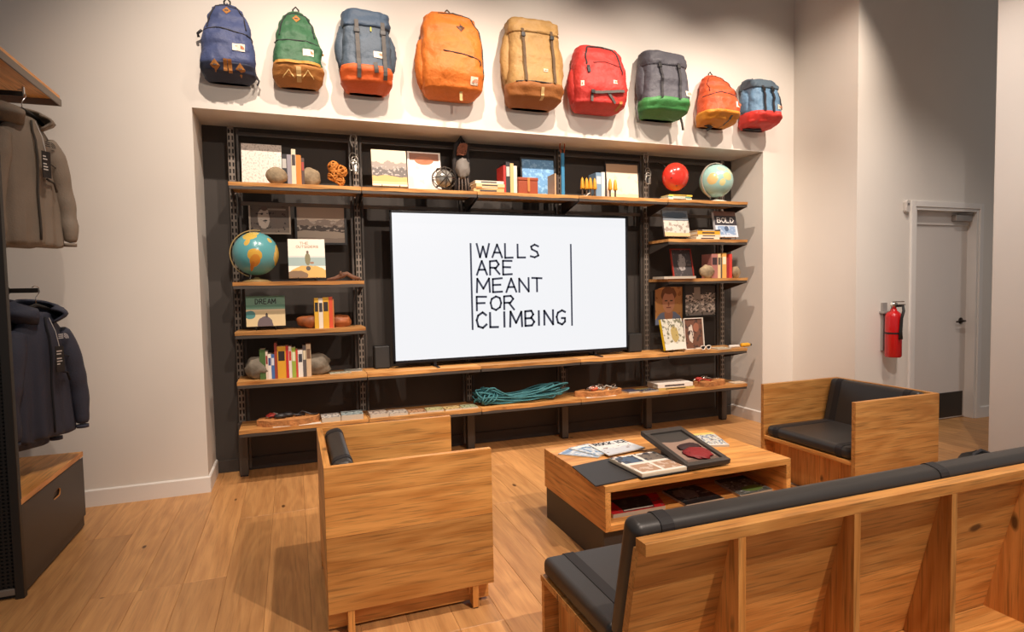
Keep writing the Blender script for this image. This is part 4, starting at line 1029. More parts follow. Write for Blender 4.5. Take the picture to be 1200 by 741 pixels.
# ---- right bay
face_book('grey mountain-cover book leaning on an easel in the right bay', 779.5, 809, 246.5, ZR2, .0, picture('grey_peak', (196, 190, 180), [('rect', 0, 1, .62, 1, (120, 130, 138)), ('ell', .5, .82, .5, .12, .6, (80, 96, 112)), ('noise', .55, 7, .1, .6, (150, 140, 130)), ('rect', 0, 1, .60, .63, (90, 90, 92)), ('below', .14, .1, 4, (214, 176, 130))]), tilt=12, lift=.03, spine=(110, 104, 100), easel_label='wire easel under the grey mountain-cover book')
stack(817, 844, ZR2, .0, .16, [((226, 212, 192), 'cream', .028), ((222, 204, 180), 'pale', .022), ((222, 164, 44), 'yellow', .034), ((74, 66, 60), 'dark', .014)], 'beside the boldly titled book', 'books in the right bay stack', 270)
face_book('blue and white book titled BOLD on an easel in the right bay', 840, 865.5, 247.5, ZR2, -.0, picture('bold_cover', (206, 212, 222), [('rect', 0, 1, .45, .82, (52, 50, 56)), ('rect', 0, 1, .82, 1, (116, 84, 72)), ('rect', .1, .9, .08, .42, (132, 158, 192)), ('noise', .56, 8, .08, .42, (186, 200, 218)), ('ell', .5, .32, .1, .1, .5, (70, 90, 120))]), th=.03, tilt=12, lift=.03, spine=(214, 214, 214), easel_label='wire easel under the blue and white book', titles=[('BOLD', .12, .88, .56, .74, (235, 232, 228)), ('BE THE', .25, .75, .86, .93, (200, 170, 140))][:1])
framed('dark photograph with red edge leaning in the right bay', 789.5, 813.5, 291.5, 324, .06, picture('dark_group', (58, 54, 56), [('ell', .5, .55, .2, .3, .8, (150, 144, 142)), ('noise', .6, 7, (96, 88, 88))]), .008, (150, 46, 34), tilt=12, z=ZR3)
p = at(790, 321, y=.0); flat('magazine', 'pale magazine lying under the dark red-edged photograph', 'magazine', rect4(p.x, .0, .34, .20, -.05), ZR3, MAG(3, (214, 208, 196), (170, 164, 154), (232, 226, 214)), .022)
rock('small tan rock left of the short book row', 820, 836, 310.5, ZR3, -.0, .045, STONE, 9, .25)
book_row(834, 858, ZR3, .0, .15, [((168, 112, 104), 'pink and dark', 6.5, .235, 0, (60, 44, 48)), ((222, 196, 150), 'cream', 3, .235, 0, (90, 80, 70)), ((86, 78, 74), 'thin dark', 1.6, .2), ((222, 170, 90), 'tan yellow', 4.5, .245, 0, (240, 226, 196)), ((150, 40, 46), 'dark red', 3, .2), ((206, 60, 50), 'red', 3, .235)], 'on the right bay shelf', 'short book row in the right bay', 310)
rock('small tan rock right of the short book row', 857.5, 866, 312, ZR3, .03, .045, STONE, 10, .25)
framed('dark framed colour portrait photograph in the right bay', 766, 801, 335, 382, .335, picture('portrait', (216, 156, 90), [('noise', .58, 4, (186, 120, 62)), ('ell', .5, .02, .5, .34, .25, (128, 142, 168)), ('ell', .5, .27, .15, .2, (206, 142, 106)), ('ell', .5, .80, .27, .2, .4, (140, 88, 50)), ('ell', .5, .60, .22, .29, (228, 164, 124)), ('ell', .5, .89, .2, .08, .4, (150, 96, 54)), ('rect', .36, .46, .62, .65, (80, 52, 42)), ('rect', .55, .65, .62, .65, (80, 52, 42)), ('rect', .42, .58, .44, .47, (150, 78, 64)), ('ell', .5, .54, .03, .06, (176, 110, 78))]), .012, (26, 24, 23))
framed('dark framed black and white group photograph in the right bay', 801.5, 839.5, 333.5, 371, .335, picture('group_photo', (150, 142, 134), [('rect', 0, 1, .7, 1, (66, 60, 58)), ('noise', .52, 9, .1, .75, (232, 224, 214)), ('noise', .58, 13, .0, .7, (52, 48, 46)), ('rect', .3, .5, .55, .95, (170, 160, 150))]), .012, (26, 24, 23))
face_book('yellow-spined book with pale forest cover leaning at the right of the screen', 779, 806, 374, Z4, .0, picture('forest_cover', (206, 204, 190), [('noise', .56, 6, (120, 118, 96)), ('ell', .55, .5, .18, .26, .6, (176, 156, 96)), ('noise', .6, 12, .6, 1, (96, 100, 92)), ('below', .2, .2, 5, (224, 222, 212))]), th=.03, tilt=14, lift=.022, spine=(232, 200, 30), easel_label='wire easel under the yellow-spined book', yaw=.12)
framed('white framed colour photograph behind the yellow-spined book', 803, 825.5, 373, 409, .10, picture('climb_photo', (110, 74, 58), [('ell', .35, .5, .14, .3, .6, (206, 196, 184)), ('noise', .56, 6, (70, 52, 46)), ('ell', .65, .7, .15, .15, .7, (150, 96, 74))]), .008, (226, 218, 206), tilt=6, z=Z4)
# sunglasses in front of the white frame
p = at(812, 406, z=Z4 + .02); t = thing('sunglasses', 'white and dark sunglasses before the white framed photograph', 'sunglasses', (p.x, -.02, Z4))
WP = mat('white_plastic', (214, 208, 200), .4)
for s in (-1, 1):
    carabiner(MB(), (s * .032, 0, .026), .05, .036, .005).obj('rim', WP, t, True)
    MB().lathe([(0, -.001), (.021, -.001), (.021, .001), (0, .001)], 14, Matrix.Translation((s * .032, 0, .026)), axis=1).obj('lens', mat('dark_lens', (30, 30, 32), .1), t)
    MB().tube([(s * .058, 0, .03), (s * .06, .06, .02), (s * .055, .11, .006)], .0035, 6).obj('temple', WP, t, True)
MB().tube([(-.012, 0, .03), (0, -.003, .033), (.012, 0, .03)], .003, 6).obj('bridge', WP, t, True)
p = at(833, 407.5, z=Z4); flat('leaflet', 'pale leaflet lying before the white framed photograph', 'leaflet', rect4(p.x + .0, .0, .16, .12), Z4, MAG(4, (196, 186, 160), (150, 140, 110), (226, 220, 200)), .012)
p = at(845, 406, z=Z4); t = MB().lathe([(0, -.06), (.014, -.06), (.016, -.05), (.016, .05), (.013, .06), (0, .06)], 12, Matrix.Rotation(math.radians(90), 4, 'Y')).obj('white_tube', WP, None, True); t.location = (p.x, .0, Z4 + .016); tag(t, 'short white tube lying left of the yellow bottle', 'tube')
p = at(860, 405, z=Z4); t = thing('yellow_bottle', 'yellow bottle lying at the right end of the screen shelf', 'bottle', (p.x, .02, Z4 + .021))
MB().lathe([(0, -.055), (.019, -.055), (.021, -.045), (.021, .03), (.012, .05), (0, .05)], 14, Matrix.Rotation(math.radians(90), 4, 'Y')).obj('bottle_body', mat('bottle_yellow', (226, 166, 36), .35), t, True)
MB().lathe([(0, .05), (.012, .05), (.012, .066), (0, .066)], 12, Matrix.Rotation(math.radians(90), 4, 'Y')).obj('cap', mat('cap_dark', (60, 50, 40), .4), t, True)

# ---- bottom shelf
WSL = mat('slice_wood', (200, 140, 84), .65, var=.2, vscale=30); BARK = mat('bark', (172, 116, 66), .9, bump=.8, bscale=60, var=.4, vscale=25)
def wood_slice(px0, px1, pyr, y, label, seed, h=.045, dy=.10):
    a, b = at(px0, pyr, y=y).x, at(px1, pyr, y=y).x; rx = (b - a) / 2; n = 36; th = []
    t = thing('wood_slice', label, 'wood slice', ((a + b) / 2, y + dy * .6, Z5)); rs_ = []
    for k in range(n):
        an = 2 * math.pi * k / n; q = 1 + .22 * noise.noise(Vector((math.cos(an) * 1.6, math.sin(an) * 1.6, seed)))
        rs_.append((rx * .95 * math.cos(an) * q, dy * math.sin(an) * q))
    mb = MB(); mb.prism(rs_, .001, h, 2); mb.obj('bark_edge', BARK, t)
    MB().prism([(x * .985, y_ * .985) for x, y_ in rs_], h, h + .0015, 2).obj('cut_face', WSL, t)
    for q in (.75, .5, .28):
        MB().tube([(x * q, y_ * q, h + .0018) for x, y_ in rs_], .0012, 4, closed=True).obj('growth_ring', BARK, t)
    return t
def pile(label, tname, cx, y, z, specs, seed):
    t = thing(tname, label, 'climbing gear', (cx, y, z)); r = random.Random(seed)
    for k, (m_, kind) in enumerate(specs):
        x = r.uniform(-.12, .12); yy = r.uniform(-.03, .05)
        if kind == 'c':
            mb = MB(); carabiner(mb, (0, 0, 0), .05, .09, .005); mb.xf(Matrix.Translation((x, yy, .012 + r.uniform(0, .02))) @ Matrix.Rotation(r.uniform(0, 3), 4, 'Z') @ Matrix.Rotation(math.radians(r.uniform(50, 85)), 4, 'X')); mb.obj('carabiner', m_, t, True)
        elif kind == 's':
            MB().tube([(x - .07, yy, .008), (x - .02, yy + .02, .02 + r.uniform(0, .02)), (x + .04, yy - .015, .014), (x + .09, yy + .01, .008)], .007, 6).obj('sling', m_, t, True)
        else:
            mb = MB().ball((x, yy, .02), .045, .025, .018, 12, 8, .4, k); mb.obj('pad', m_, t, True)
    return t
GD = mat('gear_black', (42, 40, 42), .5); GR = mat('gear_red', (170, 52, 44), .5); GO = mat('gear_orange', (196, 96, 66), .5)
p = at(345, 494, z=Z5); ws = wood_slice(297, 378, 490, -.0, 'log slice at the left end of the bottom shelf', 3)
pile('dark ice tool with red grip lying on the left log slice', 'climbing_tool', ws.location.x, ws.location.y - .02, Z5 + .047, [(GD, 's'), (GD, 's'), (GR, 'p'), (GD, 'p'), (GD, 's'), (GD, 'p'), (SILV, 's')], 3)
p = at(330, 499, z=Z5); flat('card', 'white card under the front of the left log slice', 'card', rect4(at(330, 500, y=-.04).x, -.035, .12, .04), Z5, cmat((232, 224, 210)), .002)
p = at(363, 494, z=Z5); flat('card', 'white card between left log slice and magazines', 'card', rect4(p.x, -.035, .16, .05, .05), Z5, cmat((230, 222, 208)), .002)
mags = [(376.5, 399, (196, 190, 182), (110, 112, 112)), (400, 426, (150, 164, 164), (86, 100, 104)), (433, 455, (176, 164, 150), (110, 96, 86)), (456, 478, (180, 172, 160), (120, 110, 100)), (479, 499, (176, 138, 104), (110, 72, 50)), (500, 520, (170, 166, 120), (120, 122, 80)), (521, 541, (186, 164, 110), (120, 96, 60)), (542, 560, (160, 164, 130), (84, 96, 70))]
mn = ['grey magazine nearest the left log slice', 'blue-grey magazine second from the left log slice', 'tan brochure just right of the first shelf joint', 'grey brochure second right of the shelf joint', 'brown postcard on the bottom shelf', 'green postcard on the bottom shelf', 'ochre postcard on the bottom shelf', 'dark green postcard beside the rope']
for k, (a, b, c1, c2) in enumerate(mags):
    pyr = 489 - (a - 376) * .095
    xa, xb = at(a, pyr, y=-.01).x, at(b, pyr, y=-.01).x
    flat('magazine' if k < 4 else 'postcard', mn[k], 'magazine' if k < 4 else 'postcard', rect4((xa + xb) / 2, .045, (xb - xa) * .98, .16 if k < 4 else .14, .03 * (-1) ** k), Z5, MAG(10 + k, c1, c2, tuple(min(255, v + 40) for v in c1)), (.034, .04, .026, .018, .010, .014, .010, .010)[k], 'printed pieces laid along the bottom shelf')
# teal rope
TEAL = mat('teal_rope', (54, 116, 124), .65, bump=.4, bscale=300, var=.15, vscale=60)
xa, xb = at(560, 470, y=.0).x, at(664, 462, y=.0).x; r = random.Random(4); pts = []
for lap in range(20):
    n = 18; oy = r.uniform(-.06, .06); oz = r.uniform(0, .115); ta = r.uniform(-.02, .09); tb = r.uniform(-.12, .03)
    for k in range(n):
        a = 2 * math.pi * k / n; u = .5 - .5 * math.cos(a)
        x = xa + ta + (xb + tb - xa - ta) * u
        sq = 1.0 - .45 * math.exp(-((u - .32) / .12) ** 2)
        pts.append((x, .07 + (oy + .045 * math.sin(a)) * sq + r.uniform(-.006, .006), Z5 + .011 + (oz * (.5 + .6 * abs(math.cos(a)))) * sq + .018 * (1 + math.sin(a * 3 + lap)) * .6))
for k in range(40):     # wraps at the left end
    a = k * .62; pts.append((xa + .09 + .055 * math.cos(a * .9) + k * .0009, .07 + .085 * math.cos(a), Z5 + .058 + .046 * math.sin(a)))
sm = []
for i in range(len(pts) - 1):
    p0_, p1_, p2_, p3_ = [Vector(pts[max(0, min(len(pts) - 1, i + j))]) for j in (-1, 0, 1, 2)]
    for s in (0, .5):
        sm.append(.5 * ((2 * p1_) + (-p0_ + p2_) * s + (2 * p0_ - 5 * p1_ + 4 * p2_ - p3_) * s * s + (-p0_ + 3 * p1_ - 3 * p2_ + p3_) * s ** 3))
cx = (xa + xb) / 2
o = MB().tube([(q.x - cx, q.y - .07, max(.0065, q.z - Z5)) for q in sm], .0065, 7).obj('climbing_rope', TEAL, None, True); o.location = (cx, .07, Z5); tag(o, 'coiled teal climbing rope on the bottom shelf', 'rope')
ws = wood_slice(677, 735, 462, -.0, 'log slice right of the teal rope', 6)
pile('silver carabiners and pale slings heaped on the log slice right of the rope', 'carabiner_pile', ws.location.x, ws.location.y - .03, Z5 + .047, [(SILV, 'c'), (SILV, 'c'), (CH, 'c'), (GO, 'p'), (SILV, 'c'), (SILV, 's'), (SILV, 'c'), (mat('sling_grey', (150, 144, 134), .7), 's'), (MATS['sling_grey'], 's'), (SILV, 'c'), (CH, 'c')], 9)
flat('card', 'white card under the log slice right of the rope', 'card', rect4(at(704, 466, y=-.03).x, -.035, .30, .04), Z5, cmat((228, 218, 204)), .002)
for k, (a, b, yc, w2_, lab, c1, c2, th) in enumerate(((735, 750, .03, .13, 'small dark blue booklet right of the carabiner log slice', (70, 74, 96), (130, 110, 120), .014), (749, 769, .0, .15, 'dark blue booklet left of the white book', (54, 66, 100), (200, 180, 80), .014))):
    xa_, xb_ = at(a, 461, y=0).x, at(b, 461, y=0).x; flat('booklet', lab, 'booklet', rect4((xa_ + xb_) / 2, yc + .03, xb_ - xa_, .14, .1), Z5, MAG(30 + k, c1, tuple(v // 2 for v in c1), c2), th)
xa_, xb_ = at(769, 456, y=0).x, at(812, 454, y=0).x
stack(771, 812, Z5, -.02, .20, [((204, 178, 104), 'tan', .022), ((238, 232, 222), 'white', .036)], 'on the bottom shelf at right', 'flat books on the bottom shelf at right', 456)
ws = wood_slice(817, 852, 450, -.02, 'small log slice near the right end of the bottom shelf', 9)
pile('red and silver belay tools on the small right log slice', 'belay_tools', ws.location.x, ws.location.y - .02, Z5 + .047, [(SILV, 's'), (GR, 's'), (SILV, 'c'), (CH, 'c'), (GR, 'p'), (SILV, 's')], 12)
p = at(864, 452, z=Z5); flat('card', 'cream card at the right end of the bottom shelf', 'card', rect4(at(864, 452, y=.02).x, .02, .15, .1), Z5, MAG(40, (222, 200, 170), (206, 180, 150), (232, 214, 190)), .006)

# ================================================================== THINGS ON THE COFFEE TABLE
TT = .4305
flat('magazine', 'light blue magazine at the bottom of the fanned magazines on the coffee table', 'magazine', [(2.24, -1.69), (2.36, -1.60), (2.20, -1.43), (2.06, -1.53)], TT, MAG(50, (170, 190, 210), (220, 224, 228), (120, 150, 186)), .006, 'fanned magazines')
flat('magazine', 'blue and white magazine in the middle of the fanned magazines', 'magazine', [(2.25, -1.67), (2.43, -1.62), (2.32, -1.42), (2.16, -1.46)], TT + .0064, MAG(51, (200, 210, 218), (96, 140, 180), (236, 236, 232)), .005, 'fanned magazines')
mg = flat('magazine', 'white magazine headed ROCK ICE on top of the fanned magazines', 'magazine', [(2.30, -1.71), (2.58, -1.66), (2.55, -1.43), (2.30, -1.46)], TT + .0118, picture('rock_ice_cover', (232, 232, 230), [('below', .45, .3, 4, (206, 212, 218)), ('noise', .6, 6, .1, .55, (160, 150, 150)), ('rect', 0, 1, 0, .1, (200, 206, 214))]), .005, 'fanned magazines')
mb = MB(); strokes(mb, 'ROCK ICE', 0, 0, .05, 0, .52, .16, .2)
mb.xf(Matrix.Translation((-.105, .055, .0065)) @ Matrix.Rotation(math.radians(2), 4, 'Z') @ Matrix.Rotation(math.radians(-90), 4, 'X')); mb.obj('masthead', cmat((36, 40, 50)), mg)
flat('folder', 'black folder hanging over the corner of the coffee table', 'folder', [(1.995, -2.115), (2.30, -2.08), (2.36, -1.72), (2.03, -1.78)], TT, cmat((46, 44, 43)), .006, None, (46, 44, 43))
t = thing('open_book', 'open photo book lying on the black folder', 'book', (2.41, -1.95, TT + .0065), .03)
for s, nm in ((-1, 0), (1, 1)):
    pass
PGS = picture('photo_pages', (232, 226, 216), [('rect', .06, .46, .55, .93, (76, 96, 120)), ('rect', .54, .94, .55, .93, (120, 110, 100)), ('noise', .55, 8, .5, 1, (60, 60, 66)), ('rect', 0, 1, .50, .56, (232, 226, 216)), ('rect', .06, .94, .07, .46, (176, 142, 116)), ('noise', .56, 7, 0, .47, (206, 186, 170)), ('rect', 0, 1, 0, .06, (232, 226, 216)), ('rect', .47, .53, 0, 1, (232, 226, 216))])
B(-.155, .155, -.165, .165, 0, .004).obj('cover', cmat((40, 40, 44)), t); B(-.15, .15, -.16, .16, .004, .024).obj('pages', PAGE, t, bevel=.003)
MB().quad((-.149, -.159, .0246), (.149, -.159, .0246), (.149, .159, .0246), (-.149, .159, .0246)).obj('page_print', PGS, t)
# shadow-box display on a stand
t = thing('display_box', 'dark framed tilted display box with red gloves on the coffee table', 'display', (2.685, -1.92, TT), math.radians(2))
M = Matrix.Translation((0, 0, .012)) @ Matrix.Rotation(math.radians(-4), 4, 'Y') @ Matrix.Rotation(math.radians(9), 4, 'X')
M = Matrix.Translation((0, -.19, .024)) @ Matrix.Rotation(math.radians(12), 4, 'X')
DBX = mat('display_grey', (64, 60, 57), .45); dw, dh = .145, .44
for x0, x1, y0_, y1_ in ((-dw, dw, 0, .035), (-dw, dw, dh - .045, dh), (-dw, -dw + .03, .035, dh - .045), (dw - .03, dw, .035, dh - .045)):
    B(x0, x1, y0_, y1_, -.012, .016).xf(M).obj('frame_bar', DBX, t, bevel=.004)
B(-dw + .004, dw - .004, .004, dh - .004, -.016, .0).xf(M).obj('back_panel', DBX, t)
mb = MB().quad((-dw + .03, .035, .002), (dw - .03, .035, .002), (dw - .03, dh - .045, .002), (-dw + .03, dh - .045, .002)); mb.xf(M); mb.obj('backdrop', picture('display_print', (150, 126, 112), [('rect', 0, 1, .72, 1, (90, 84, 80)), ('ell', .5, .98, .7, .3, (62, 60, 58)), ('below', .12, .06, 4, (110, 90, 80))]), t)
mb = MB(); mb.ball((.02, .12, .010), .085, .065, .012, 18, 10, .4, 2); mb.xf(M); gl = mb.obj('glove', mat('glove_red', (132, 28, 32), .6, bump=.4, bscale=60), t, True)
mb = MB(); mb.ball((.02, .20, .009), .075, .035, .011, 16, 8, .4, 5); mb.xf(M); mb.obj('cuff', mat('glove_dark', (50, 26, 28), .7), gl, True)
mb = MB(); mb.box(-.10, .10, .08, .36, -.026, -.016); mb.xf(M); mb.obj('stand', DBX, t, bevel=.004)
B(-.09, .09, .06, .12, 0, .065).obj('foot', DBX, t, bevel=.004); B(-.10, .10, -.17, -.12, 0, .018).obj('foot', DBX, t, bevel=.004)
flat('magazine', 'colourful magazine behind the display box on the coffee table', 'magazine', [(2.95, -1.75), (3.09, -1.80), (3.20, -1.51), (3.04, -1.49)], TT, picture('colour_mag', (214, 214, 204), [('noise', .55, 7, (120, 140, 170)), ('noise', .6, 9, (70, 66, 64)), ('rect', 0, 1, .84, 1, (226, 206, 120)), ('noise', .66, 8, (170, 90, 70)), ('rect', 0, 1, 0, .08, (232, 230, 222))]), .012)
TS = .2255
flat('magazine', 'red covered magazine on the coffee table lower shelf', 'magazine', [(2.13, -2.05), (2.45, -2.05), (2.52, -1.86), (2.14, -1.86)], TS, picture('red_mag', (196, 34, 40), [('rect', .2, .8, .05, .95, (54, 50, 48)), ('noise', .58, 7, (90, 84, 78)), ('rect', .22, .78, .1, .16, (206, 196, 180))]), .02)
flat('magazine', 'dark mountain magazine in the middle of the coffee table shelf', 'magazine', [(2.57, -2.07), (2.83, -2.06), (2.82, -1.82), (2.58, -1.83)], TS, picture('dark_mag', (60, 58, 58), [('ell', .4, .6, .3, .3, .8, (120, 118, 114)), ('noise', .6, 7, (150, 148, 144)), ('below', .2, .2, 4, (34, 32, 32))]), .012)
flat('magazine', 'green and grey magazine at the right of the coffee table shelf', 'magazine', [(2.93, -2.075), (3.175, -2.06), (3.19, -1.80), (2.97, -1.81)], TS, picture('green_mag', (110, 116, 112), [('noise', .54, 6, (70, 78, 70)), ('noise', .6, 9, (176, 180, 178)), ('ell', .6, .25, .3, .16, .6, (110, 140, 70)), ('rect', 0, 1, .8, 1, (60, 58, 56))]), .014)
# ================================================================== BACKPACKS ON THE WALL
LEATH = mat('tan_suede', (176, 118, 58), .75, bump=.3, bscale=80, var=.1, vscale=10)
PATCH = mat('label_white', (232, 220, 200), .6); PATCHO = mat('label_print', (196, 110, 60), .6)
ZIP = mat('zip_dark', (38, 36, 40), .6)
class Bag:
    def __init__(s, label, px0, px1, pyt, pyb, prof, D, rgb, name, n=3.0, seed=0, wr=.02):
        """prof: (t, half width 0..1, depth 0..1) from bottom t=0 to top t=1"""
        y = -D * .55; cx, cy = (px0 + px1) / 2, (pyt + pyb) / 2
        a, b = at(px0, cy, y=y), at(px1, cy, y=y); s.zb = at(cx, pyb, y=-D * .3).z; s.zt = at(cx, pyt, y=-D * .35).z
        s.H = s.zt - s.zb; s.W = (b.x - a.x) / 2 - .05 * D * max(0, (cx - 450) / 450) - .012; s.D = D; s.prof = prof; s.n = n; s.seed = seed; s.wr = wr
        s.t = thing('backpack', label, 'backpack', ((a.x + b.x) / 2, -.012, s.zb), 0, 'backpacks hung on the wall above the niche')
        s.rgb = rgb; s.m = mat('pack_' + name, rgb, .62, bump=.6, bscale=38, var=.09, vscale=12)
        s.dark = mat('pack_dark_' + name, tuple(int(v * .55) for v in rgb), .7)
        # hanging peg
        MB().tube([(0, .012, s.H - .06), (0, -.03, s.H - .055), (0, -.035, s.H - .04)], .006, 6).obj('wall_peg', STEEL, s.t, True)
    def wd(s, t):
        P = s.prof; t = min(max(t, P[0][0]), P[-1][0])
        for (a, w0, d0), (b, w1, d1) in zip(P[:-1], P[1:]):
            if t <= b:
                u = (t - a) / (b - a) if b > a else 0; u = u * u * (3 - 2 * u)
                return s.W * (w0 + (w1 - w0) * u), s.D * (d0 + (d1 - d0) * u)
        return s.W * P[-1][1], s.D * P[-1][2]
    def wrinkle(s, x, z, k=1.):
        q = Vector((x * 9 + s.seed * 3.3, z * 8, s.seed)); v = .8 * noise.noise(q) + .55 * noise.noise(q * 2.3) + .5 * (.35 - abs(noise.noise(q * 2.6 + Vector((5, 1, 2)))) ** .6)
        return v * s.wr * k
    def front(s, x, t, e=0.):
        w_, d = s.wd(t); u = min(.999, abs(x) / max(w_, 1e-4))
        return -d / 2 - d / 2 * (1 - u ** s.n) ** (1 / s.n) + s.wrinkle(x, t * s.H) - e
    def shell(s, name, t0, t1, m_, grow=0., nz=44, nu=72, k=1., zo=0., parent=None):
        rings = []
        for j in range(nz + 1):
            t = t0 + (t1 - t0) * j / nz; w_, d = s.wd(t); w_ += grow; g = grow
            edge = 1.0
            if name != 'body':
                e_ = ((nz - j) if t0 < .1 else j) / 3.0; edge = .95 + .05 * min(1, e_)
            rg = []
            for i in range(nu):
                a = 2 * math.pi * i / nu; c_, s_ = math.cos(a), math.sin(a)
                x = math.copysign(abs(c_) ** (2 / s.n), c_) * w_ * edge; y = -d / 2 + math.copysign(abs(s_) ** (2 / s.n), s_) * (d / 2 + (g if s_ < 0 else 0)) * edge
                if s_ < 0: y += s.wrinkle(x, t * s.H, k)
                x += s.wrinkle(y + 3, t * s.H, k * .6)
                rg.append(Vector((x, min(y, 0), t * s.H + zo)))
            rings.append(rg)
        return MB().loft(rings).obj(name, m_, parent or s.t, True)
    def body(s): return s.shell('body', 0, 1, s.m)
    def strap(s, name, path, w_, m_, e=.006, buckle=None, parent=None):
        """ribbon lying on the front along (x, t) points"""
        pts = []
        for (x0, t0), (x1, t1) in zip(path[:-1], path[1:]):
            for k in range(7): pts.append((x0 + (x1 - x0) * k / 7, t0 + (t1 - t0) * k / 7))
        pts.append(path[-1]); P = [Vector((x * s.W, s.front(x * s.W, t, e), t * s.H)) for x, t in pts]; rings = []
        for i, p_ in enumerate(P):
            d = (P[min(i + 1, len(P) - 1)] - P[max(i - 1, 0)]).normalized(); sd = d.cross(Vector((0, 1, 0))).normalized() * w_ / 2; o_ = Vector((0, -.003, 0))
            rings.append([p_ - sd, p_ + sd, p_ + sd + o_, p_ - sd + o_])
        st = MB().loft(rings).obj(name, m_, parent or s.t)
        if buckle is not None:
            x = path[0][0] * s.W; y = s.front(x, buckle, e + .004); z = buckle * s.H
            B(x - w_ * .75, x + w_ * .75, y - .008, y, z - .016, z + .016).obj('buckle', K, st, bevel=.003)
        return st
    def zipper(s, path, r=.0045, m_=None, pull=True):
        pts = []
        for (x0, t0), (x1, t1) in zip(path[:-1], path[1:]):
            for k in range(5): pts.append((x0 + (x1 - x0) * k / 5, t0 + (t1 - t0) * k / 5))
        pts.append(path[-1])
        z_ = MB().tube([(x * s.W, s.front(x * s.W, t, .001), t * s.H) for x, t in pts], r, 6).obj('zipper', m_ or ZIP, s.t, True)
        if pull:
            x, t = path[-1]; p_ = Vector((x * s.W, s.front(x * s.W, t, .006), t * s.H))
            MB().tube([p_, p_ + Vector((.01, -.004, -.02)), p_ + Vector((.006, -.004, -.045))], .004, 5).obj('zip_pull', m_ or ZIP, z_, True)
        return z_
    def diamond(s, x, t, r=.028, m_=None, e=0.):
        pts = [(x * s.W + dx, t * s.H + dz) for dx, dz in ((0, -r * 1.15), (r, 0), (0, r * 1.15), (-r, 0))]
        y = min(s.front(a, b / s.H, .004 + e) for a, b in pts)
        vs = [(a, s.front(a, b / s.H, .004 + e), b) for a, b in pts]; c_ = (x * s.W, s.front(x * s.W, t, .008 + e), t * s.H)
        back = [(a, s.front(a, b / s.H, -.004), b) for a, b in pts]
        mb = MB(); mb._add(vs + [c_] + back, [(0, 1, 4), (1, 2, 4), (2, 3, 4), (3, 0, 4), (0, 5, 6, 1), (1, 6, 7, 2), (2, 7, 8, 3), (3, 8, 5, 0)]); d = mb.obj('leather_patch', m_ or LEATH, s.t)
        B(c_[0] - .011, c_[0] + .011, c_[1] - .002, c_[1], c_[2] - .004, c_[2] + .004).obj('patch_slot', ZIP, d)
    def label(s, x, t, w_=.055, h=.034):
        w_ *= 1.25; h *= 1.25
        xs = [x * s.W - w_ / 2 + w_ * k / 3 for k in range(4)]; zs = [t * s.H - h / 2, t * s.H + h / 2]
        vs = [(a, s.front(a, z / s.H, .005), z) for z in zs for a in xs] + [(a, s.front(a, z / s.H, -.003), z) for z in zs for a in xs]
        fs = [(k, k + 1, 5 + k, 4 + k) for k in range(3)] + [(8 + k, 9 + k, k + 1, k) for k in range(3)] + [(4 + k, 5 + k, 13 + k, 12 + k) for k in range(3)]
        mb = MB(); mb._add(vs, fs); l = mb.obj('label_patch', PATCH, s.t)
        # small printed half-dome mark and lines
        yc = s.front(x * s.W, t, .0066); mb = MB(); cx = x * s.W + w_ * .14; cz = t * s.H - h * .22
        for r in (.38, .27, .16):
            for k in range(5):
                a0, a1 = math.radians(18 * k), math.radians(18 * (k + 1)); r1, r0 = r * h * 1.3, (r - .07) * h * 1.3
                mb._add([(cx + r0 * math.cos(a0), yc, cz + r0 * math.sin(a0)), (cx + r1 * math.cos(a0), yc, cz + r1 * math.sin(a0)), (cx + r1 * math.cos(a1), yc, cz + r1 * math.sin(a1)), (cx + r0 * math.cos(a1), yc, cz + r0 * math.sin(a1))], [(0, 1, 2, 3)])
        for k in range(3): mb.box(cx - w_ * .42, cx - w_ * .06, yc, yc + .0008, cz + k * h * .16, cz + k * h * .16 + h * .09)
        o = mb.obj('label_print', PATCHO, l); o['kind'] = 'stuff'
    def loop(s, rgb=(40, 38, 38)):
        MB().tube([(-.018, -.03, s.H - .012), (-.02, -.028, s.H + .02), (0, -.026, s.H + .042), (.02, -.028, s.H + .02), (.018, -.03, s.H - .012)], .006, 6).obj('haul_loop', mat('loop_%d_%d_%d' % rgb, rgb, .7), s.t, True)
    def side_pocket(s, sgn, t0, t1, rgb_m, d=.5, w_=.05):
        rings = []
        for j in range(11):
            u = j / 10; t = t0 + (t1 - t0) * u; W_, D_ = s.wd(t); r = math.sin(math.pi * min(max(.08 + .84 * u, 0), 1)) ** .45
            rings.append([Vector((sgn * (W_ - .02 + (w_ + .02) * max(0, math.cos(a)) * r) if math.cos(a) > 0 else sgn * (W_ - .02), -D_ * .42 + D_ * d * .5 * math.sin(a) * r, t * s.H)) + Vector((s.wrinkle(a, t * 3), 0, 0)) for a in [2 * math.pi * k / 18 for k in range(18)]])
        return MB().loft(rings).obj('side_pocket', rgb_m, s.t, True)
    def tag_strip(s, x, t, ln, m_, w_=.014):
        p_ = Vector((x * s.W, s.front(x * s.W, t, .004), t * s.H))
        B(p_.x - w_ / 2, p_.x + w_ / 2, p_.y - .004, p_.y, p_.z - ln, p_.z).obj('webbing_tab', m_, s.t)
    def dangling(s, pts, w_=.01, m_=None):
        MB().tube([(x * s.W, y, t * s.H) for x, y, t in pts], w_ * .5, 6).obj('hanging_strap', m_ or ZIP, s.t, True)
TEAR = [(0, .70, .22), (.03, .86, .5), (.08, .95, .8), (.2, 1, 1), (.42, .96, .95), (.6, .86, .80), (.78, .72, .62), (.9, .56, .46), (.97, .36, .30), (1, .16, .2)]
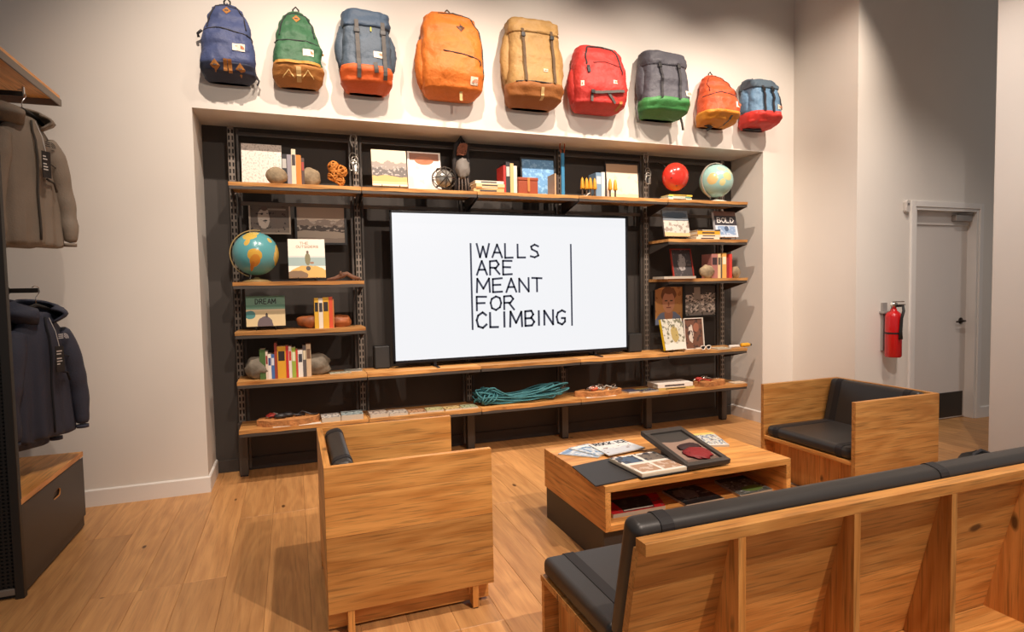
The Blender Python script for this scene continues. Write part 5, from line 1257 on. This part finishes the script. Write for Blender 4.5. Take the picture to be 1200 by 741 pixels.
BOXY = [(0, .66, .25), (.03, .84, .55), (.08, .93, .86), (.2, .97, 1), (.5, .94, .95), (.75, .88, .85), (.92, .84, .72), (.98, .72, .5), (1, .5, .3)]
GREYW = mat('grey_webbing', (88, 84, 80), .75)
# 1 navy
b = Bag('navy blue teardrop daypack with tan diamond patches, leftmost on the wall', 232, 301, 3, 97, TEAR, .21, (68, 80, 120), 'navy', 2.8, 1)
b.body(); b.zipper([(-.86, .56), (-.4, .60), (.2, .575), (.86, .53)]); b.zipper([(-.7, .60), (-.62, .78), (-.4, .92), (0, .965), (.4, .92), (.62, .78), (.7, .60)], .005, pull=False)
b.diamond(.0, .865, .027); b.label(.42, .36, .062, .04); b.shell('base_panel', .0, .17, b.dark, .008, 10, k=1.0)
b.diamond(-.45, .12, .03, None, .016); b.diamond(.45, .10, .03, None, .016); b.strap('leather_tab', [(-.07, .19), (-.09, .07)], .024, LEATH, .016); b.strap('leather_tab', [(.08, .19), (.09, .06)], .024, LEATH, .016); b.loop()
b.dangling([(-.95, -.06, .62), (-1.1, -.05, .58), (-1.08, -.04, .54)], .018); b.dangling([(.98, -.04, .12), (1.08, -.04, .06), (1.02, -.05, .0)], .014)
# 2 green
b = Bag('green teardrop daypack with a tan suede bottom', 317, 379, 13, 103, TEAR, .21, (52, 98, 66), 'green', 2.8, 2)
b.body(); b.zipper([(-.9, .52), (-.3, .535), (.4, .53), (.95, .50)]); b.zipper([(-.7, .60), (-.62, .78), (-.4, .92), (0, .965), (.4, .92), (.62, .78), (.7, .60)], .005, pull=False)
b.diamond(0, .865, .028); b.label(.42, .38, .058, .038); b.shell('suede_bottom', .0, .235, LEATH, .011, 12); b.strap('rim_band', [(-.9, .225), (0, .235), (.9, .225)], .018, mat('suede_band', (206, 146, 66), .7), .018)
b.strap('webbing_tab', [(.0, .18), (.03, .03)], .032, mat('pale_webbing', (200, 168, 112), .7), .018)
for s_ in (-1, 1): b.strap('chevron', [(s_ * .62, .06), (s_ * .38, .14), (s_ * .16, .06)], .006, mat('chevron_thread', (220, 186, 120), .7), .018)
b.loop(); b.dangling([(.95, -.05, .5), (1.08, -.05, .46)], .014, LEATH)
# 3 slate + orange
SLATE = (76, 90, 104)
b = Bag('slate blue rucksack with an orange bottom', 397, 461, 15, 110, BOXY, .25, SLATE, 'slate', 3.4, 3, .014)
b.body(); b.side_pocket(-1, .26, .78, b.m); b.side_pocket(1, .26, .72, b.m)
ORB = mat('orange_fabric', (206, 92, 36), .6, bump=.35, bscale=60, var=.08)
b.shell('orange_bottom', 0, .25, ORB, .011, 12, k=1.6); b.shell('lid', .73, 1.0, mat('pack_slate_lid', (66, 84, 104), .62, bump=.35, bscale=70, var=.07), .014, 12, zo=.004, k=1.5)
for x in (-.42, .58): b.strap('compression_strap', [(x, .80), (x + .02, .40), (x + .05, .10)], .028, GREYW, .018, buckle=.66)
b.label(.36, .39, .05, .038); b.strap('webbing_tab', [(.22, .28), (.28, .16)], .03, GREYW, .018); b.tag_strip(.12, .72, .03, mat('yellow_cord', (206, 196, 60), .6), .008)
# 4 orange
b = Bag('large bright orange daypack with a dark diamond patch', 490, 567, 15, 117, [(0, .68, .25), (.03, .85, .55), (.08, .95, .85), (.25, 1, 1), (.5, .98, .95), (.75, .92, .82), (.9, .80, .62), (.97, .6, .42), (1, .36, .3)], .26, (212, 116, 40), 'orange', 3.0, 4, .016)
b.body(); b.side_pocket(-1, .08, .62, b.m, .55, .04); b.diamond(.22, .76, .034, mat('brown_patch', (110, 66, 40), .6)); b.zipper([(-.38, .46), (.2, .44), (.78, .40)])
b.zipper([(.92, .2), (.95, .55), (.84, .8), (.6, .93), (.1, .975), (-.4, .94)], .006, pull=False); b.label(.60, .16, .05, .045); b.tag_strip(.22, .05, .07, mat('pale_webbing', (200, 168, 112), .7), .022); b.loop((90, 60, 40))
b.dangling([(-1.0, -.08, .35), (-1.1, -.09, .28), (-1.06, -.09, .2)], .022)
# 5 khaki
b = Bag('khaki rucksack with two dark straps and brown leather bottom', 590, 659, 25, 128, BOXY, .26, (176, 138, 82), 'khaki', 3.4, 5, .013)
b.body(); b.side_pocket(-1, .24, .82, b.m); b.side_pocket(1, .26, .76, b.m)
b.shell('leather_bottom', 0, .22, mat('brown_suede', (150, 92, 40), .7, bump=.3, bscale=80), .011, 12, k=1.6); b.shell('lid', .78, 1.0, b.m, .016, 12, zo=.004, k=1.6)
for x in (-.52, .5): b.strap('compression_strap', [(x, .82), (x, .5), (x + .03, .22)], .022, mat('brown_webbing', (96, 74, 50), .75), .016, buckle=.74)
b.diamond(-.18, .90, .026); b.diamond(.42, .87, .032); b.strap('leather_tab', [(.1, .17), (.14, .05)], .026, mat('pale_webbing', (200, 168, 112), .7), .018); b.label(.22, .36, .03, .018); b.zipper([(-.8, .215), (0, .225), (.8, .215)], .005, pull=False)
# 6 red
b = Bag('red daypack with black zip and grey bottom straps', 668, 734, 56, 133, [(0, .72, .28), (.03, .88, .58), (.08, .97, .88), (.3, 1, 1), (.6, .96, .9), (.82, .86, .74), (.94, .76, .6), (1, .58, .4)], .26, (190, 52, 46), 'red', 3.2, 6, .014)
b.body(); b.side_pocket(-1, .08, .6, b.m, .5, .03); b.side_pocket(1, .15, .65, b.m, .5, .03)
b.zipper([(-.66, .62), (-.6, .8), (-.48, .93), (0, .95), (.5, .93), (.62, .8), (.66, .6)], .007); b.zipper([(-.4, .66), (.1, .69), (.6, .64)], .004, b.dark, False)
b.label(.34, .38, .03, .024); b.label(-.82, .33, .02, .034); b.strap('bottom_strap', [(-.5, .20), (0, .22), (.7, .26)], .022, GREYW, .008, buckle=.205); b.strap('bottom_strap', [(.1, .21), (.4, .08)], .022, GREYW, .008)
b.tag_strip(-.5, .18, .06, GREYW, .022); b.strap('leather_tab', [(.62, .12), (.64, .02)], .028, LEATH, .008); b.strap('webbing_buckle', [(-.62, .60), (-.58, .50)], .026, ZIP, .01)
# 7 grey + green
b = Bag('charcoal grey rucksack with a green bottom', 748, 806, 63, 141, BOXY, .28, (76, 76, 84), 'charcoal', 3.4, 7, .013)
b.body(); b.side_pocket(-1, .26, .8, b.m, .5, .03); b.shell('green_bottom', 0, .24, mat('green_fabric', (56, 122, 62), .6, bump=.35, bscale=60, var=.08), .011, 12, k=1.7); b.shell('lid', .72, 1.0, b.m, .014, 12, zo=.004, k=1.6)
for x in (-.45, .32): b.strap('compression_strap', [(x, .76), (x, .45), (x - .03, .22)], .022, ZIP, .016, buckle=.70)
b.label(.72, .32, .045, .036); b.tag_strip(.05, .82, .02, mat('pull_white', (214, 210, 204), .5), .018)
b.dangling([(-.95, -.08, .25), (-1.08, -.1, .12), (-1.02, -.1, .02), (-1.0, -.1, -.08)], .022, GREYW); b.dangling([(.85, -.1, .1), (.96, -.1, -.04), (1.0, -.1, -.14)], .022, GREYW)
# 8 orange / ochre
b = Bag('orange teardrop daypack with an ochre bottom', 819, 864, 88, 150, TEAR, .28, (200, 78, 36), 'vermilion', 2.8, 8)
b.body(); b.zipper([(-.92, .50), (-.2, .58), (.5, .55), (.95, .48)]); b.zipper([(-.7, .60), (-.62, .78), (-.4, .92), (0, .965), (.4, .92), (.62, .78), (.7, .60)], .005, b.dark)
b.label(.66, .35, .05, .04); b.shell('ochre_bottom', 0, .22, mat('ochre_fabric', (196, 126, 32), .65, bump=.35, bscale=60, var=.1), .011, 12, k=1.6); b.strap('webbing_tab', [(.3, .14), (.34, -.0)], .024, GREYW, .01); b.loop()
b.dangling([(-.6, -.08, .04), (-.3, -.12, -.03), (-.5, -.1, -.08)], .03)
# 9 light blue / red
b = Bag('small light blue rucksack with a red bottom, rightmost on the wall', 871, 911, 96, 153, BOXY, .27, (98, 134, 164), 'skyblue', 3.4, 9, .018)
b.body(); b.side_pocket(-1, .28, .78, b.m, .5, .03); b.shell('red_bottom', 0, .28, mat('red_fabric', (204, 52, 44), .6, bump=.35, bscale=60, var=.08), .011, 12, k=1.6); b.shell('lid', .76, 1.0, mat('slate_lid', (78, 96, 110), .65, bump=.3, bscale=70), .016, 12, zo=.004, k=1.5)
for x in (-.35, .22): b.strap('compression_strap', [(x, .80), (x - .03, .5), (x - .08, .26)], .022, ZIP, .016, buckle=.72)
b.strap('compression_strap', [(.82, .72), (.82, .34)], .018, ZIP, .006)
b.label(.62, .38, .045, .036); b.loop(); b.dangling([(-.8, -.06, .02), (-.4, -.1, -.03), (.1, -.12, -.02)], .024)
